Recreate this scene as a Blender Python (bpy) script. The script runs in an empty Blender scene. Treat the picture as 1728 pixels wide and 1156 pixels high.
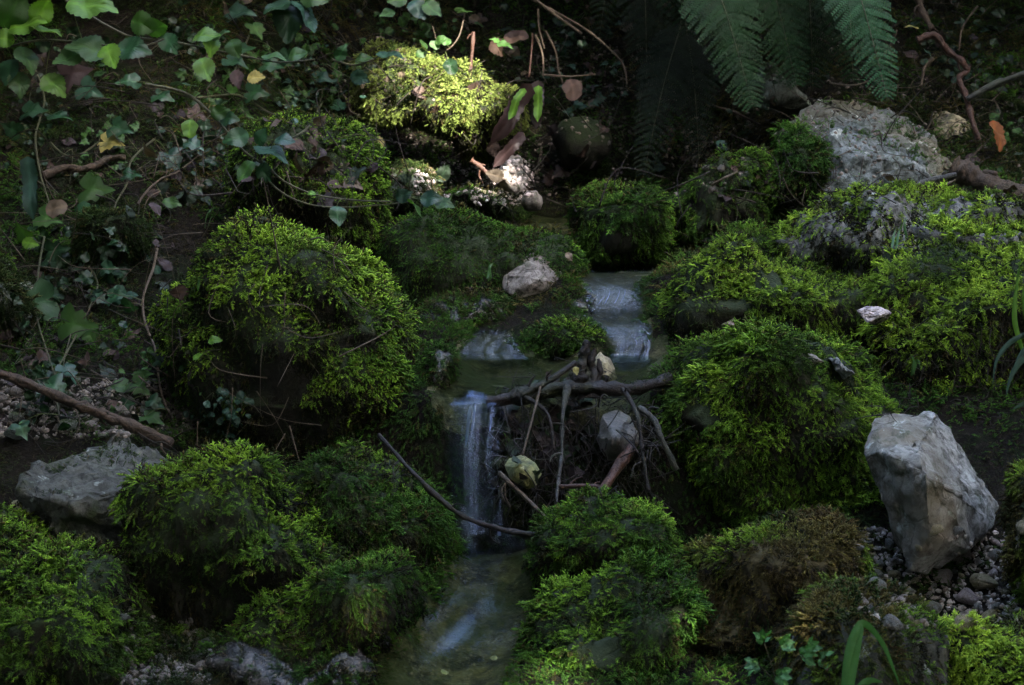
import bpy, bmesh, math, random
import numpy as np
from mathutils import Vector, Matrix
from mathutils.bvhtree import BVHTree
from mathutils.geometry import convex_hull_2d

random.seed(7); RNG = np.random.default_rng(11)
R = math.radians
SC = bpy.context.scene
COL = SC.collection

# ------------------------------------------------------------------ camera, world, sun, exposure
PITCH = R(10.0); F = 3465.0; CAMZ = 1.3; W0, H0 = 1728, 1156
cam = bpy.data.cameras.new('camera'); cam_o = bpy.data.objects.new('camera', cam); COL.objects.link(cam_o)
cam_o.location = (0, 0, CAMZ); cam_o.rotation_euler = (math.pi/2 - PITCH, 0, 0)
cam.sensor_width = 36; cam.lens = 36*F/W0; cam.clip_end = 200; cam.clip_start = 0.05
cam.dof.use_dof = True; cam.dof.focus_distance = 4.5; cam.dof.aperture_fstop = 9
SC.camera = cam_o
SUN_DIR = Vector((0.42, -0.62, 0.66)).normalized()
world = bpy.data.worlds.new('World'); SC.world = world; world.use_nodes = True
wn = world.node_tree.nodes; bg = wn['Background']
sky = wn.new('ShaderNodeTexSky'); sky.sky_type = 'NISHITA'; sky.sun_disc = False; sky.ozone_density = .35; sky.dust_density = 3.0; world.cycles.sampling_method = 'NONE'
sky.sun_elevation = math.asin(SUN_DIR.z); sky.sun_rotation = math.atan2(SUN_DIR.x, SUN_DIR.y)
world.node_tree.links.new(sky.outputs[0], bg.inputs[0]); bg.inputs[1].default_value = 0.15
sun = bpy.data.lights.new('sun', 'SUN'); sun.energy = 2.0; sun.angle = R(0.5); sun.color = (1, 0.93, 0.82)
sun_o = bpy.data.objects.new('sun', sun); COL.objects.link(sun_o)
sun_o.rotation_euler = (-SUN_DIR).to_track_quat('-Z', 'Y').to_euler()
vs = SC.view_settings; vs.view_transform = 'Standard'; vs.look = 'None'; vs.gamma = 1; vs.exposure = 4.85; vs.use_curve_mapping = False
SC.render.engine = 'CYCLES'
SC.cycles.use_denoising = True
SC.cycles.max_bounces = 5; SC.cycles.diffuse_bounces = 2; SC.cycles.glossy_bounces = 2
SC.cycles.transparent_max_bounces = 12; SC.cycles.caustics_reflective = False; SC.cycles.caustics_refractive = False
SC.cycles.use_adaptive_sampling = False

# ------------------------------------------------------------------ helpers
CP, SP = math.cos(PITCH), math.sin(PITCH)
def Wp(px, py, d):
    """world point seen at pixel (px,py) of the 1728x1156 photograph at depth d"""
    x = (px-864)/F*d; u = -(py-578)/F*d
    return np.array([x, d*CP + u*SP, CAMZ + u*CP - d*SP])
def proj(P):
    P = np.asarray(P, float); d = P[..., 1]*CP - (P[..., 2]-CAMZ)*SP; u = P[..., 1]*SP + (P[..., 2]-CAMZ)*CP
    return np.stack([864 + P[..., 0]/d*F, 578 - u/d*F, d], -1)

def hsh(i, j, k, s):
    n = (i*374761393 + j*668265263 + k*2147483647 + s*1274126177) & 0xffffffff
    n = ((n ^ (n >> 13))*1274126177) & 0xffffffff
    return ((n ^ (n >> 16)) & 0xffff)/65535.0
def vnoise(P, s=0):
    P = np.asarray(P, float); f = np.floor(P).astype(np.int64); t = P - f; t = t*t*(3-2*t)
    i, j, k = f[..., 0], f[..., 1], f[..., 2]; r = 0
    for a in (0, 1):
        for b in (0, 1):
            for c in (0, 1):
                w = (t[..., 0] if a else 1-t[..., 0])*(t[..., 1] if b else 1-t[..., 1])*(t[..., 2] if c else 1-t[..., 2])
                r = r + w*hsh(i+a, j+b, k+c, s)
    return r*2-1
def fbm(P, sc, oc=4, s=0, g=.5):
    P = np.asarray(P, float)*sc; a = 1; r = 0
    for o in range(oc): r = r + a*vnoise(P + 17.3*o, s+o); P = P*2.03; a *= g
    return r

def tag(o, label=None, cat=None, group=None, kind=None):
    if label: o['label'] = label
    if cat: o['category'] = cat
    if group: o['group'] = group
    if kind: o['kind'] = kind
    return o
def empty(name, loc, label, cat, group=None):
    o = bpy.data.objects.new(name, None); o.empty_display_size = .05; o.location = loc; COL.objects.link(o)
    return tag(o, label, cat, group)
def link(name, me, mat=None, parent=None, loc=None):
    o = bpy.data.objects.new(name, me)
    if mat and not me.materials: me.materials.append(mat)
    COL.objects.link(o)
    if parent is not None: o.parent = parent
    if loc is not None: o.location = loc
    return o
def mesh(name, V, Fc, mat=None, parent=None, org=None, smooth=True, col=None, uv=None):
    """V world verts, Fc (n,3|4) int array or list of polys; stored relative to org"""
    V = np.asarray(V, float); org = np.zeros(3) if org is None else np.asarray(org, float)
    me = bpy.data.meshes.new(name)
    if isinstance(Fc, np.ndarray):
        k = Fc.shape[1]; me.vertices.add(len(V)); me.vertices.foreach_set('co', (V-org).astype(np.float32).ravel())
        me.loops.add(Fc.size); me.loops.foreach_set('vertex_index', Fc.astype(np.int32).ravel())
        me.polygons.add(len(Fc)); me.polygons.foreach_set('loop_start', np.arange(0, Fc.size, k, dtype=np.int32))
        me.polygons.foreach_set('loop_total', np.full(len(Fc), k, np.int32))
        me.update(calc_edges=True)
    else:
        me.from_pydata((V-org).tolist(), [], Fc); me.update()
    me.polygons.foreach_set('use_smooth', np.full(len(me.polygons), smooth, bool))
    if col is not None:
        a = me.color_attributes.new('tint', 'FLOAT_COLOR', 'POINT')
        c = np.ones((len(V), 4), np.float32); c[:, :3] = col; a.data.foreach_set('color', c.ravel())
    if uv is not None:
        l = me.uv_layers.new(name='flow'); idx = np.empty(len(me.loops), np.int32); me.loops.foreach_get('vertex_index', idx)
        l.data.foreach_set('uv', np.asarray(uv, np.float32)[idx].ravel())
    return link(name, me, mat, parent, None if parent is not None else tuple(org))

# ------------------------------------------------------------------ materials
class NT:
    def __init__(s, name):
        s.m = bpy.data.materials.new(name); s.m.use_nodes = True; s.t = s.m.node_tree; s.b = s.t.nodes['Principled BSDF']; s.out = s.t.nodes['Material Output']
    def n(s, ty, **k):
        x = s.t.nodes.new('ShaderNode'+ty)
        for a, v in k.items(): setattr(x, a, v)
        return x
    def l(s, a, b): s.t.links.new(a, b)
    def set(s, **k):
        for a, v in k.items(): s.b.inputs[a.replace('_', ' ')].default_value = v
    def co(s, mode='Object', sc=None, rnd=True):
        t = s.n('TexCoord'); o = t.outputs[mode]
        if rnd:
            oi = s.n('ObjectInfo'); ad = s.n('VectorMath', operation='ADD'); sc2 = s.n('VectorMath', operation='SCALE')
            cx = s.n('CombineXYZ'); 
            for i in range(3): s.l(oi.outputs['Random'], cx.inputs[i])
            s.l(cx.outputs[0], sc2.inputs[0]); sc2.inputs['Scale'].default_value = 37.0
            s.l(o, ad.inputs[0]); s.l(sc2.outputs[0], ad.inputs[1]); o = ad.outputs[0]
        if sc:
            mp = s.n('Mapping'); mp.inputs['Scale'].default_value = sc; s.l(o, mp.inputs[0]); o = mp.outputs[0]
        return o
    def noise(s, co, scale, detail=6, rough=.6, dist=0):
        x = s.n('TexNoise'); x.inputs['Scale'].default_value = scale; x.inputs['Detail'].default_value = detail
        x.inputs['Roughness'].default_value = rough; x.inputs['Distortion'].default_value = dist; s.l(co, x.inputs['Vector']); return x.outputs['Fac']
    def ramp(s, fac, stops, interp='LINEAR'):
        r = s.n('ValToRGB'); r.color_ramp.interpolation = interp; e = r.color_ramp.elements
        while len(e) < len(stops): e.new(.5)
        for k, (p, c) in enumerate(stops):
            e[k].position = p; e[k].color = (*(c if isinstance(c, tuple) else (c, c, c)), 1)
        s.l(fac, r.inputs[0]); return r.outputs[0]
    def mix(s, fac, a, b, mode='MIX'):
        m = s.n('Mix', data_type='RGBA', blend_type=mode)
        for sock, v in ((m.inputs[0], fac), (m.inputs[6], a), (m.inputs[7], b)):
            if hasattr(v, 'is_output'): s.l(v, sock)
            elif isinstance(v, tuple): sock.default_value = (*v, 1)
            else: sock.default_value = v
        return m.outputs[2]
    def math(s, op, a, b=0.):
        m = s.n('Math', operation=op)
        for sock, v in ((m.inputs[0], a), (m.inputs[1], b)):
            if hasattr(v, 'is_output'): s.l(v, sock)
            else: sock.default_value = v
        return m.outputs[0]
    def bump(s, h, strength=.5, dist=.01, normal=None):
        b = s.n('Bump'); b.inputs['Strength'].default_value = strength; b.inputs['Distance'].default_value = dist; s.l(h, b.inputs['Height'])
        if normal: s.l(normal, b.inputs['Normal'])
        return b.outputs[0]

def rock_mat(name, base, light, dark, mossy=.0, lichen=.5, rough=.75, mosscol=(.02, .03, .008), stain=None):
    t = NT(name); co = t.co()
    n1 = t.noise(co, 7, 8, .68, .5); n2 = t.noise(co, 45, 8, .75); n3 = t.noise(co, 3.2, 3, .5)
    c = t.mix(t.ramp(n1, [(.32, 0.), (.68, 1.)]), base, light)
    c = t.mix(t.ramp(n2, [(.38, 1.), (.55, 0.)]), c, dark)
    if stain: c = t.mix(t.ramp(n3, [(.48, 0.), (.62, .8)]), c, stain)
    # dark algae streaks
    al = t.noise(co, 11, 5, .7, 1.2); c = t.mix(t.ramp(al, [(.52, 0.), (.66, .75)]), c, mosscol)
    # pale lichen spots
    li = t.noise(co, 23, 5, .65, .3); c = t.mix(t.ramp(li, [(.60, 0.), (.66, lichen)]), c, (.30, .33, .30) if lichen > .3 else light)
    vo = t.n('TexVoronoi'); vo.feature = 'DISTANCE_TO_EDGE'; vo.inputs['Scale'].default_value = 9; vo.inputs['Detail'].default_value = 2
    wob = t.n('VectorMath', operation='ADD'); nz = t.n('TexNoise'); nz.inputs['Scale'].default_value = 14; nz.inputs['Detail'].default_value = 4; t.l(co, nz.inputs['Vector'])
    sc2 = t.n('VectorMath', operation='SCALE'); sc2.inputs['Scale'].default_value = .12; t.l(nz.outputs['Color'], sc2.inputs[0]); t.l(co, wob.inputs[0]); t.l(sc2.outputs[0], wob.inputs[1])
    t.l(wob.outputs[0], vo.inputs['Vector'])
    cr = t.ramp(vo.outputs['Distance'], [(0., .0), (.03, 1.)])
    c = t.mix(t.math('MULTIPLY', t.math('SUBTRACT', 1., cr), .35), c, dark)
    if mossy > 0:
        g = t.n('NewGeometry'); sx = t.n('SeparateXYZ'); t.l(g.outputs['Normal'], sx.inputs[0])
        up = t.math('ADD', sx.outputs[2], t.math('MULTIPLY', t.math('SUBTRACT', n1, .5), 2.2))
        mk = t.ramp(up, [(max(0, .75-mossy), 0.), (min(1., 1.0-mossy*.7), 1.)])
        mc = t.mix(t.noise(co, 120, 4, .8), tuple(v*.5 for v in mosscol), tuple(v*2.2 for v in mosscol))
        c = t.mix(mk, c, mc)
    t.l(c, t.b.inputs['Base Color']); t.set(Roughness=rough); t.b.inputs['Specular IOR Level'].default_value = .15 if rough > .5 else .5
    hb = t.math('ADD', t.math('MULTIPLY', n1, .6), t.math('ADD', t.math('MULTIPLY', n2, .35), t.math('MULTIPLY', cr, .12)))
    nb = t.bump(hb, .9, .012); fine = t.noise(co, 220, 5, .8); nb = t.bump(fine, .5, .003, nb)
    t.l(nb, t.b.inputs['Normal'])
    return t.m
M = {}
M['limestone'] = rock_mat('grey_limestone', (.12, .122, .112), (.255, .26, .245), (.035, .035, .03), 0, .7, stain=(.11, .098, .07))
M['tan_stone'] = rock_mat('tan_stone', (.20, .17, .10), (.33, .29, .19), (.06, .05, .03), 0, .2, stain=(.14, .13, .06))
M['brown_stone'] = rock_mat('brown_stone', (.105, .09, .075), (.21, .19, .165), (.04, .033, .026), 0, .2)
M['green_grey'] = rock_mat('algae_grey_stone', (.10, .11, .09), (.19, .21, .18), (.03, .033, .025), .25, .5)
M['mossrock'] = rock_mat('mossy_rock', (.008, .0075, .005), (.020, .019, .013), (.004, .0035, .0025), .75, .04, mosscol=(.009, .014, .004))
M['brownrock'] = rock_mat('brown_mossy_rock', (.014, .010, .006), (.032, .026, .017), (.006, .0045, .003), .6, .12, mosscol=(.035, .028, .010))
M['wetrock'] = rock_mat('wet_dark_rock', (.018, .016, .013), (.05, .045, .034), (.006, .006, .005), 0, .05, rough=.22)
M['lichenrock'] = rock_mat('blue_lichen_rock', (.055, .066, .062), (.15, .172, .172), (.014, .018, .014), 0, .8, stain=(.085, .075, .045))
M['slabrock'] = rock_mat('dark_slab_rock', (.030, .031, .025), (.078, .082, .068), (.014, .014, .011), 0, .5)
M['damstone'] = rock_mat('dull_wet_stone', (.03, .028, .022), (.08, .073, .06), (.012, .012, .01), 0, .1, rough=.45)
M['ledgerock'] = rock_mat('pale_ledge_rock', (.065, .066, .058), (.17, .172, .155), (.03, .03, .025), 0, .6)
M['submerged'] = rock_mat('algae_covered_stone', (.10, .11, .030), (.23, .22, .085), (.03, .035, .012), 0, .1, rough=.4)
M['pinkstone'] = rock_mat('pinkish_stone', (.24, .20, .185), (.42, .37, .35), (.06, .045, .04), 0, .3)

def soil_mat():
    t = NT('forest_soil'); co = t.co(rnd=False); n1 = t.noise(co, 5, 8, .7, .6); n2 = t.noise(co, 60, 8, .8); n3 = t.noise(co, 14, 6, .7)
    c = t.mix(t.ramp(n1, [(.35, 0.), (.65, 1.)]), (.004, .0033, .0022), (.012, .0095, .0065))
    c = t.mix(t.ramp(n2, [(.52, 0.), (.68, 1.)]), c, (.040, .032, .024))
    c = t.mix(t.ramp(n3, [(.50, 0.), (.60, .8)]), c, (.008, .013, .004))
    t.l(c, t.b.inputs['Base Color']); t.set(Roughness=.9); t.b.inputs['Specular IOR Level'].default_value = .08
    h = t.math('ADD', n2, t.math('MULTIPLY', n3, 1.5)); t.l(t.bump(h, 1., .02), t.b.inputs['Normal']); return t.m
M['soil'] = soil_mat()
def bed_mat():
    t = NT('stream_bed'); co = t.co(rnd=False); n1 = t.noise(co, 26, 6, .65, .6); n2 = t.noise(co, 80, 6, .75); n3 = t.noise(co, 10, 4, .6, .4)
    c = t.mix(t.ramp(n1, [(.38, 0.), (.64, 1.)]), (.006, .007, .003), (.062, .060, .022))
    c = t.mix(t.ramp(n2, [(.52, 0.), (.66, .8)]), c, (.12, .11, .06)); c = t.mix(t.ramp(n3, [(.45, 0.), (.6, .8)]), c, (.022, .032, .008))
    t.l(c, t.b.inputs['Base Color']); t.set(Roughness=.6); t.b.inputs['Specular IOR Level'].default_value = .15; t.l(t.bump(t.math('ADD', n1, n2), .9, .015), t.b.inputs['Normal']); return t.m
M['bed'] = bed_mat()

def foliage_mat(name, trans=.35, rough=.55, spec=.4, bump=0, veins=False):
    t = NT(name); a = t.n('Attribute'); a.attribute_name = 'tint'; c = a.outputs['Color']; co = t.co()
    c = t.mix(t.ramp(t.noise(co, 60, 3, .6), [(.3, 0.), (.7, .35)]), c, (.5, .5, .5), 'MULTIPLY')
    t.l(c, t.b.inputs['Base Color']); t.set(Roughness=rough); t.b.inputs['Specular IOR Level'].default_value = spec
    if bump: t.l(t.bump(t.noise(co, 90, 3, .6), bump, .002), t.b.inputs['Normal'])
    tr = t.n('BsdfTranslucent'); c2 = t.mix(1., c, (1.3, 1.25, .6), 'MULTIPLY'); t.l(c2, tr.inputs[0])
    mx = t.n('MixShader'); mx.inputs[0].default_value = trans; t.l(t.b.outputs[0], mx.inputs[1]); t.l(tr.outputs[0], mx.inputs[2]); t.l(mx.outputs[0], t.out.inputs[0])
    return t.m
M['moss'] = foliage_mat('moss_fronds', .25, .6, .10)
M['leaf'] = foliage_mat('glossy_leaf', .25, .42, .22, .6)
M['softleaf'] = foliage_mat('soft_leaf', .4, .6, .35, .6)
M['fernleaf'] = foliage_mat('fern_leaf', .3, .6, .12)
M['deadleaf'] = foliage_mat('dead_leaf', .1, .7, .3, .8)

def bark_mat(name, a, b, rough=.75, moss=.2):
    t = NT(name); co = t.co(); n1 = t.noise(co, 60, 6, .7, 1.); n2 = t.noise(co, 9, 4, .6)
    c = t.mix(t.ramp(n1, [(.35, 0.), (.65, 1.)]), tuple(v*.6 for v in a), tuple(v*.7 for v in b)); c = t.mix(t.ramp(n2, [(.5, 0.), (.7, moss)]), c, (.03, .045, .012))
    t.l(c, t.b.inputs['Base Color']); t.set(Roughness=rough); t.b.inputs['Specular IOR Level'].default_value = .22; t.l(t.bump(n1, 1., .006), t.b.inputs['Normal']); return t.m
M['bark'] = bark_mat('weathered_bark', (.018, .012, .008), (.075, .052, .032))
M['wetbark'] = bark_mat('wet_dark_bark', (.004, .003, .0025), (.020, .014, .010), .5, .3)
M['redbark'] = bark_mat('reddish_bark', (.03, .014, .010), (.085, .042, .027), .4, .1)
M['twig'] = bark_mat('pale_twig', (.04, .028, .018), (.12, .092, .06), .6, .1)
M['greyroot'] = bark_mat('grey_root', (.018, .018, .015), (.06, .06, .052), .4, .3)
M['stem'] = bark_mat('green_stem', (.03, .035, .014), (.075, .075, .035), .5, 0)
M['darkroot'] = bark_mat('dark_root', (.010, .008, .006), (.04, .03, .023), .6, .2)

def water_mat(name, foam_lo, foam_hi, foam_amt, tint=(.72, .78, .66), usc=30, vsc=3, rough=.08, foamcol=(.42, .52, .66), body=0.0, refl=1.0, bmp=.35, gcol=(.62, .68, .75), det=4):
    t = NT(name); t.t.nodes.remove(t.b); uv = t.n('UVMap'); uv.uv_map = 'flow'
    mp = t.n('Mapping'); mp.inputs['Scale'].default_value = (usc, vsc, 1); t.l(uv.outputs[0], mp.inputs[0])
    n1 = t.noise(mp.outputs[0], 1., det, .62, .25)
    mp2 = t.n('Mapping'); mp2.inputs['Scale'].default_value = (usc*2.1, vsc*1.4, 1); mp2.inputs['Location'].default_value = (3.1, 5.7, 0); t.l(uv.outputs[0], mp2.inputs[0])
    n2 = t.noise(mp2.outputs[0], 1., 3, .6, .2)
    a = t.n('Attribute'); a.attribute_name = 'tint'; sp = t.n('SeparateColor'); t.l(a.outputs['Color'], sp.inputs[0])
    h = t.math('ADD', n1, t.math('MULTIPLY', n2, .5)); nb = t.bump(h, bmp, .02)
    gl = t.n('BsdfGlossy'); gl.inputs['Roughness'].default_value = rough; gl.inputs['Color'].default_value = (*gcol, 1); t.l(nb, gl.inputs['Normal'])
    tr = t.n('BsdfTransparent'); tr.inputs[0].default_value = (*tint, 1)
    fr = t.n('Fresnel'); fr.inputs['IOR'].default_value = 1.4; t.l(nb, fr.inputs['Normal'])
    m1 = t.n('MixShader'); t.l(t.math('MINIMUM', t.math('MULTIPLY', fr.outputs[0], refl), 1.), m1.inputs[0]); t.l(tr.outputs[0], m1.inputs[1]); t.l(gl.outputs[0], m1.inputs[2])
    df = t.n('BsdfDiffuse'); df.inputs[0].default_value = (*foamcol, 1); tl = t.n('BsdfTranslucent'); tl.inputs[0].default_value = (*foamcol, 1)
    fm = t.n('MixShader'); fm.inputs[0].default_value = .45; t.l(df.outputs[0], fm.inputs[1]); t.l(tl.outputs[0], fm.inputs[2])
    fo = t.ramp(t.math('ADD', n1, t.math('MULTIPLY', t.math('SUBTRACT', n2, .5), .5)), [(foam_lo, 0.), (foam_hi, 1.)])
    # vertex 'tint': R = foam amount, G = alpha of the film
    ff = t.math('MINIMUM', t.math('ADD', t.math('MULTIPLY', t.math('MULTIPLY', fo, sp.outputs[0]), foam_amt), t.math('MULTIPLY', sp.outputs[0], body)), .95)
    m2 = t.n('MixShader'); t.l(ff, m2.inputs[0]); t.l(m1.outputs[0], m2.inputs[1]); t.l(fm.outputs[0], m2.inputs[2])
    cl = t.n('BsdfTransparent'); m3 = t.n('MixShader'); t.l(sp.outputs[1], m3.inputs[0]); t.l(cl.outputs[0], m3.inputs[1]); t.l(m2.outputs[0], m3.inputs[2])
    t.l(m3.outputs[0], t.out.inputs[0]); return t.m
M['pool'] = water_mat('pool_water', .52, .75, .08, usc=10, vsc=7, rough=.12, foamcol=(.2, .25, .28), gcol=(.25, .30, .32), bmp=.2)
M['casc'] = water_mat('cascade_film', .38, .80, .62, usc=64, vsc=2.4, rough=.14, foamcol=(.24, .28, .35), body=.0, refl=.7, bmp=.25, gcol=(.25, .30, .40))
M['stream'] = water_mat('stream_water', .48, .74, .10, usc=26, vsc=3.4, rough=.15, foamcol=(.17, .21, .22), tint=(.86, .90, .76), body=.0, refl=.16, bmp=.12, gcol=(.11, .13, .17))
M['fall'] = water_mat('falling_water', .46, .66, .85, det=2, usc=30, vsc=.9, rough=.2, foamcol=(.26, .31, .45), body=.05, refl=.22, gcol=(.10, .13, .22), bmp=.2)

# ------------------------------------------------------------------ water rows: (px left, px right, py, depth, foam)
LOWER = [(748, 915, 902, 4.19, 6.), (748, 918, 916, 4.155, 6.), (742, 920, 940, 4.09, .3), (732, 920, 975, 4.02, .1), (715, 920, 1010, 3.95, .15), (685, 900, 1060, 3.85, .2), (640, 880, 1110, 3.75, .25), (610, 875, 1180, 3.60, .3), (590, 870, 1300, 3.35, .5)]
POOL = [(738, 1092, 669, 4.262, 0.25), (722, 1100, 660, 4.30, .1), (722, 1110, 640, 4.42, .1), (722, 1135, 612, 4.58, .25), (740, 1130, 598, 4.67, .4)]
CASC_R = [(1020, 1105, 610, 4.60, .5), (1028, 1102, 602, 4.645, 1.6), (1032, 1100, 578, 4.665, 1.6), (1015, 1102, 556, 4.69, 1.1), (990, 1100, 545, 4.73, .3), (970, 1095, 531, 4.84, .1), (965, 1095, 523, 4.90, .5), (978, 1092, 511, 4.915, 1.5), (985, 1085, 489, 4.945, 1.3), (960, 1110, 480, 4.99, .35), (945, 1165, 468, 5.12, .15), (945, 1190, 456, 5.27, .05), (960, 1200, 444, 5.4, 0)]
CASC_L = [(775, 895, 607, 4.62, .5), (765, 885, 592, 4.66, .9), (780, 872, 573, 4.73, .6), (795, 865, 558, 4.8, .2)]
FAR = [(880, 990, 376, 5.83, .4), (880, 995, 360, 5.93, .1), (890, 990, 344, 6.05, 0)]
def water(name, rows, mat, label=None, wav=.004, nu=60, nv=20, drop=0., edge=.06, seed=0, kind='structure'):
    rows = list(rows); V = []; UVs = []; C = []; vacc = 0; prev = None
    A = np.array([Wp(r[0], r[2], r[3]) for r in rows]); B = np.array([Wp(r[1], r[2], r[3]) for r in rows]); Fm = np.array([r[4] for r in rows])
    T = np.linspace(0, len(rows)-1, (len(rows)-1)*nv+1)
    def cat(P, t):
        i = min(int(t), len(P)-2); f = t-i; p0 = P[max(i-1, 0)]; p1 = P[i]; p2 = P[i+1]; p3 = P[min(i+2, len(P)-1)]
        return .5*((2*p1)+(-p0+p2)*f+(2*p0-5*p1+4*p2-p3)*f*f+(-p0+3*p1-3*p2+p3)*f**3)
    for t in T:
        a, b = cat(A, t), cat(B, t); m = (a+b)/2
        if prev is not None: vacc += np.linalg.norm(m-prev)
        prev = m; w = np.linalg.norm(b-a)
        for k in range(nu+1):
            s = k/nu; p = a*(1-s)+b*s; V.append(p); UVs.append((s*w if True else s, vacc))
            e = min(s, 1-s)/edge; e2 = min(t, len(rows)-1-t)/.35 if drop else 1
            C.append((float(np.interp(t, range(len(rows)), Fm)), min(1, e)*min(1, max(e2, 0)), 0))
    V = np.array(V); U = np.array(UVs)
    Q = np.stack([U[:, 0]*14, U[:, 1]*4, np.zeros(len(U))+seed], 1)
    n = vnoise(Q, 5+seed) + .5*vnoise(Q*2.3, 9+seed)
    V[:, 2] += n*wav; V[:, 1] -= abs(n)*wav
    nr = len(T); I = np.arange(nr*(nu+1)).reshape(nr, nu+1)
    Fc = np.stack([I[:-1, :-1], I[:-1, 1:], I[1:, 1:], I[1:, :-1]], -1).reshape(-1, 4)
    o = mesh(name, V, Fc, mat, org=V.mean(0), col=np.array(C), uv=U)
    return tag(o, label, kind=kind)

# ------------------------------------------------------------------ terrain
CTRL = []
def cp(px, py, d, dz=0):
    p = Wp(px, py, d); CTRL.append((p[0], p[1], p[2]+dz))
for py, d in ((1250, 3.35), (1150, 3.55), (1000, 3.88), (900, 4.07), (800, 4.2), (700, 4.33), (600, 4.5), (460, 4.85), (350, 5.15), (200, 5.5), (100, 5.8), (0, 6.0), (-150, 6.4), (-400, 7.0)):
    for px in (-500, -100, 150, 330): cp(px, py, d + (.12 if px > 300 and 200 < py < 800 else 0), -.02)
for py, d in ((1250, 3.35), (1150, 3.55), (1000, 3.9), (900, 4.1), (800, 4.25), (700, 4.4), (600, 4.6), (460, 5.0), (350, 5.4), (200, 5.9), (100, 6.25), (0, 6.55), (-150, 7.0), (-400, 7.6)):
    for px in (1400, 1620, 1850, 2250): cp(px, py, d, -.03)
for px in (600, 760, 900, 1060, 1200):
    for py, d in ((350, 6.1), (280, 6.3), (200, 6.4), (100, 6.6), (0, 6.8), (-150, 7.2), (-400, 7.8)):
        cp(px, py, d + (-.12 if px == 600 else 0))
for px in (560, 650): 
    for py, d in ((460, 5.2), (560, 4.85), (640, 4.5)): cp(px, py, d, -.03)
for px, py, d in ((720, 450, 5.15), (800, 480, 5.0), (880, 520, 4.9), (700, 540, 4.85), (800, 400, 5.5), (700, 380, 5.6), (900, 560, 4.78), (950, 590, 4.7), (1200, 560, 4.8), (1250, 450, 5.2), (1100, 430, 5.45), (1200, 380, 5.6)): cp(px, py, d, -.02)
for rows, dz in ((LOWER, -.045), (POOL, -.04), (CASC_R, -.03), (CASC_L, -.025), (FAR, -.03)):
    for r in rows[::1]:
        for s in (.25, .5, .75): cp(r[0]*(1-s)+r[1]*s, r[2], r[3], dz)
        cp(r[0]-22, r[2], r[3], .012); cp(r[1]+22, r[2], r[3], .012)
for px in (600, 700, 760, 840, 920, 1000, 1080, 1150): cp(px, 905, 4.235, -.05); cp(px, 664, 4.31, -.03)
for x, y, z in [(-4, 3, 1.3), (4, 3, 1.3), (-4, 6, 2.2), (4, 6, 2.2), (0, 12, 4.2), (-6, 10, 4), (6, 10, 4), (0, 1.5, -.25), (-1, 1, -.2), (1, 1, -.2), (0, -1, -.3), (-3.5, 0, .9), (3.5, 0, .9), (0, -4, .3), (-5, -5, 2), (5, -5, 2), (0, -9, 1), (-10, 3, 4), (10, 3, 4), (-10, 10, 5), (10, 10, 5)]: CTRL.append((x, y, z))
CTRL = np.array(CTRL)
def _dist(a, b): return np.sqrt((a[:, None, 0]-b[None, :, 0])**2 + (a[:, None, 1]-b[None, :, 1])**2 + 1.2e-3)
_A = _dist(CTRL, CTRL) - np.eye(len(CTRL))*.02
_W = np.linalg.solve(_A, CTRL[:, 2]-CTRL[:, 2].mean())
def terr(X, Y, rough=True):
    P = np.stack([np.ravel(X), np.ravel(Y)], 1); z = np.empty(len(P))
    for i in range(0, len(P), 20000): z[i:i+20000] = _dist(P[i:i+20000], CTRL) @ _W + CTRL[:, 2].mean()
    if rough:
        Q = np.c_[P, np.zeros(len(P))]; z = z + .022*fbm(Q, 3.5, 5, 3, .55)
        up = np.clip((z-.75)*1.5, 0, 1); z = z + up*.06*fbm(Q, 5, 4, 8, .6)
    return z.reshape(np.shape(X))
def axis(lo, a, b, hi, n, m): 
    return np.concatenate([a-(a-lo)*np.linspace(1, 0, m, endpoint=False)**2, np.linspace(a, b, n), b+(hi-b)*np.linspace(0, 1, m+1)[1:]**2])
gx = axis(-14, -1.7, 1.8, 14, 330, 26); gy = axis(-12, 3.2, 7.6, 16, 420, 26)
GX, GY = np.meshgrid(gx, gy); GZ = terr(GX, GY)
TV = np.stack([GX.ravel(), GY.ravel(), GZ.ravel()], 1); I = np.arange(len(TV)).reshape(GX.shape)
TF = np.stack([I[:-1, :-1], I[:-1, 1:], I[1:, 1:], I[1:, :-1]], -1).reshape(-1, 4)
ground = tag(mesh('ground', TV, TF, M['soil']), 'dark forest soil rising in a rough bank around the stream', kind='structure')
# wet stony bed of the stream = second material slot where water lies over it
ground.data.materials.append(M['bed'])
cen = TV[TF].mean(1); pr = proj(cen); mi = np.zeros(len(TF), np.int32)
for rows in (LOWER, POOL, CASC_R, CASC_L, FAR):
    a = np.array([Wp(r[0], r[2], r[3]) for r in rows]); b = np.array([Wp(r[1], r[2], r[3]) for r in rows]); o = np.argsort(a[:, 1])
    xl = np.interp(cen[:, 1], a[o, 1], a[o, 0], left=9, right=9); xr = np.interp(cen[:, 1], b[o, 1], b[o, 0], left=-9, right=-9)
    mi[(cen[:, 0] > xl) & (cen[:, 0] < xr)] = 1
ground.data.polygons.foreach_set('material_index', mi)

SOLIDS = [(TV, TF)]       # for ray placement
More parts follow.
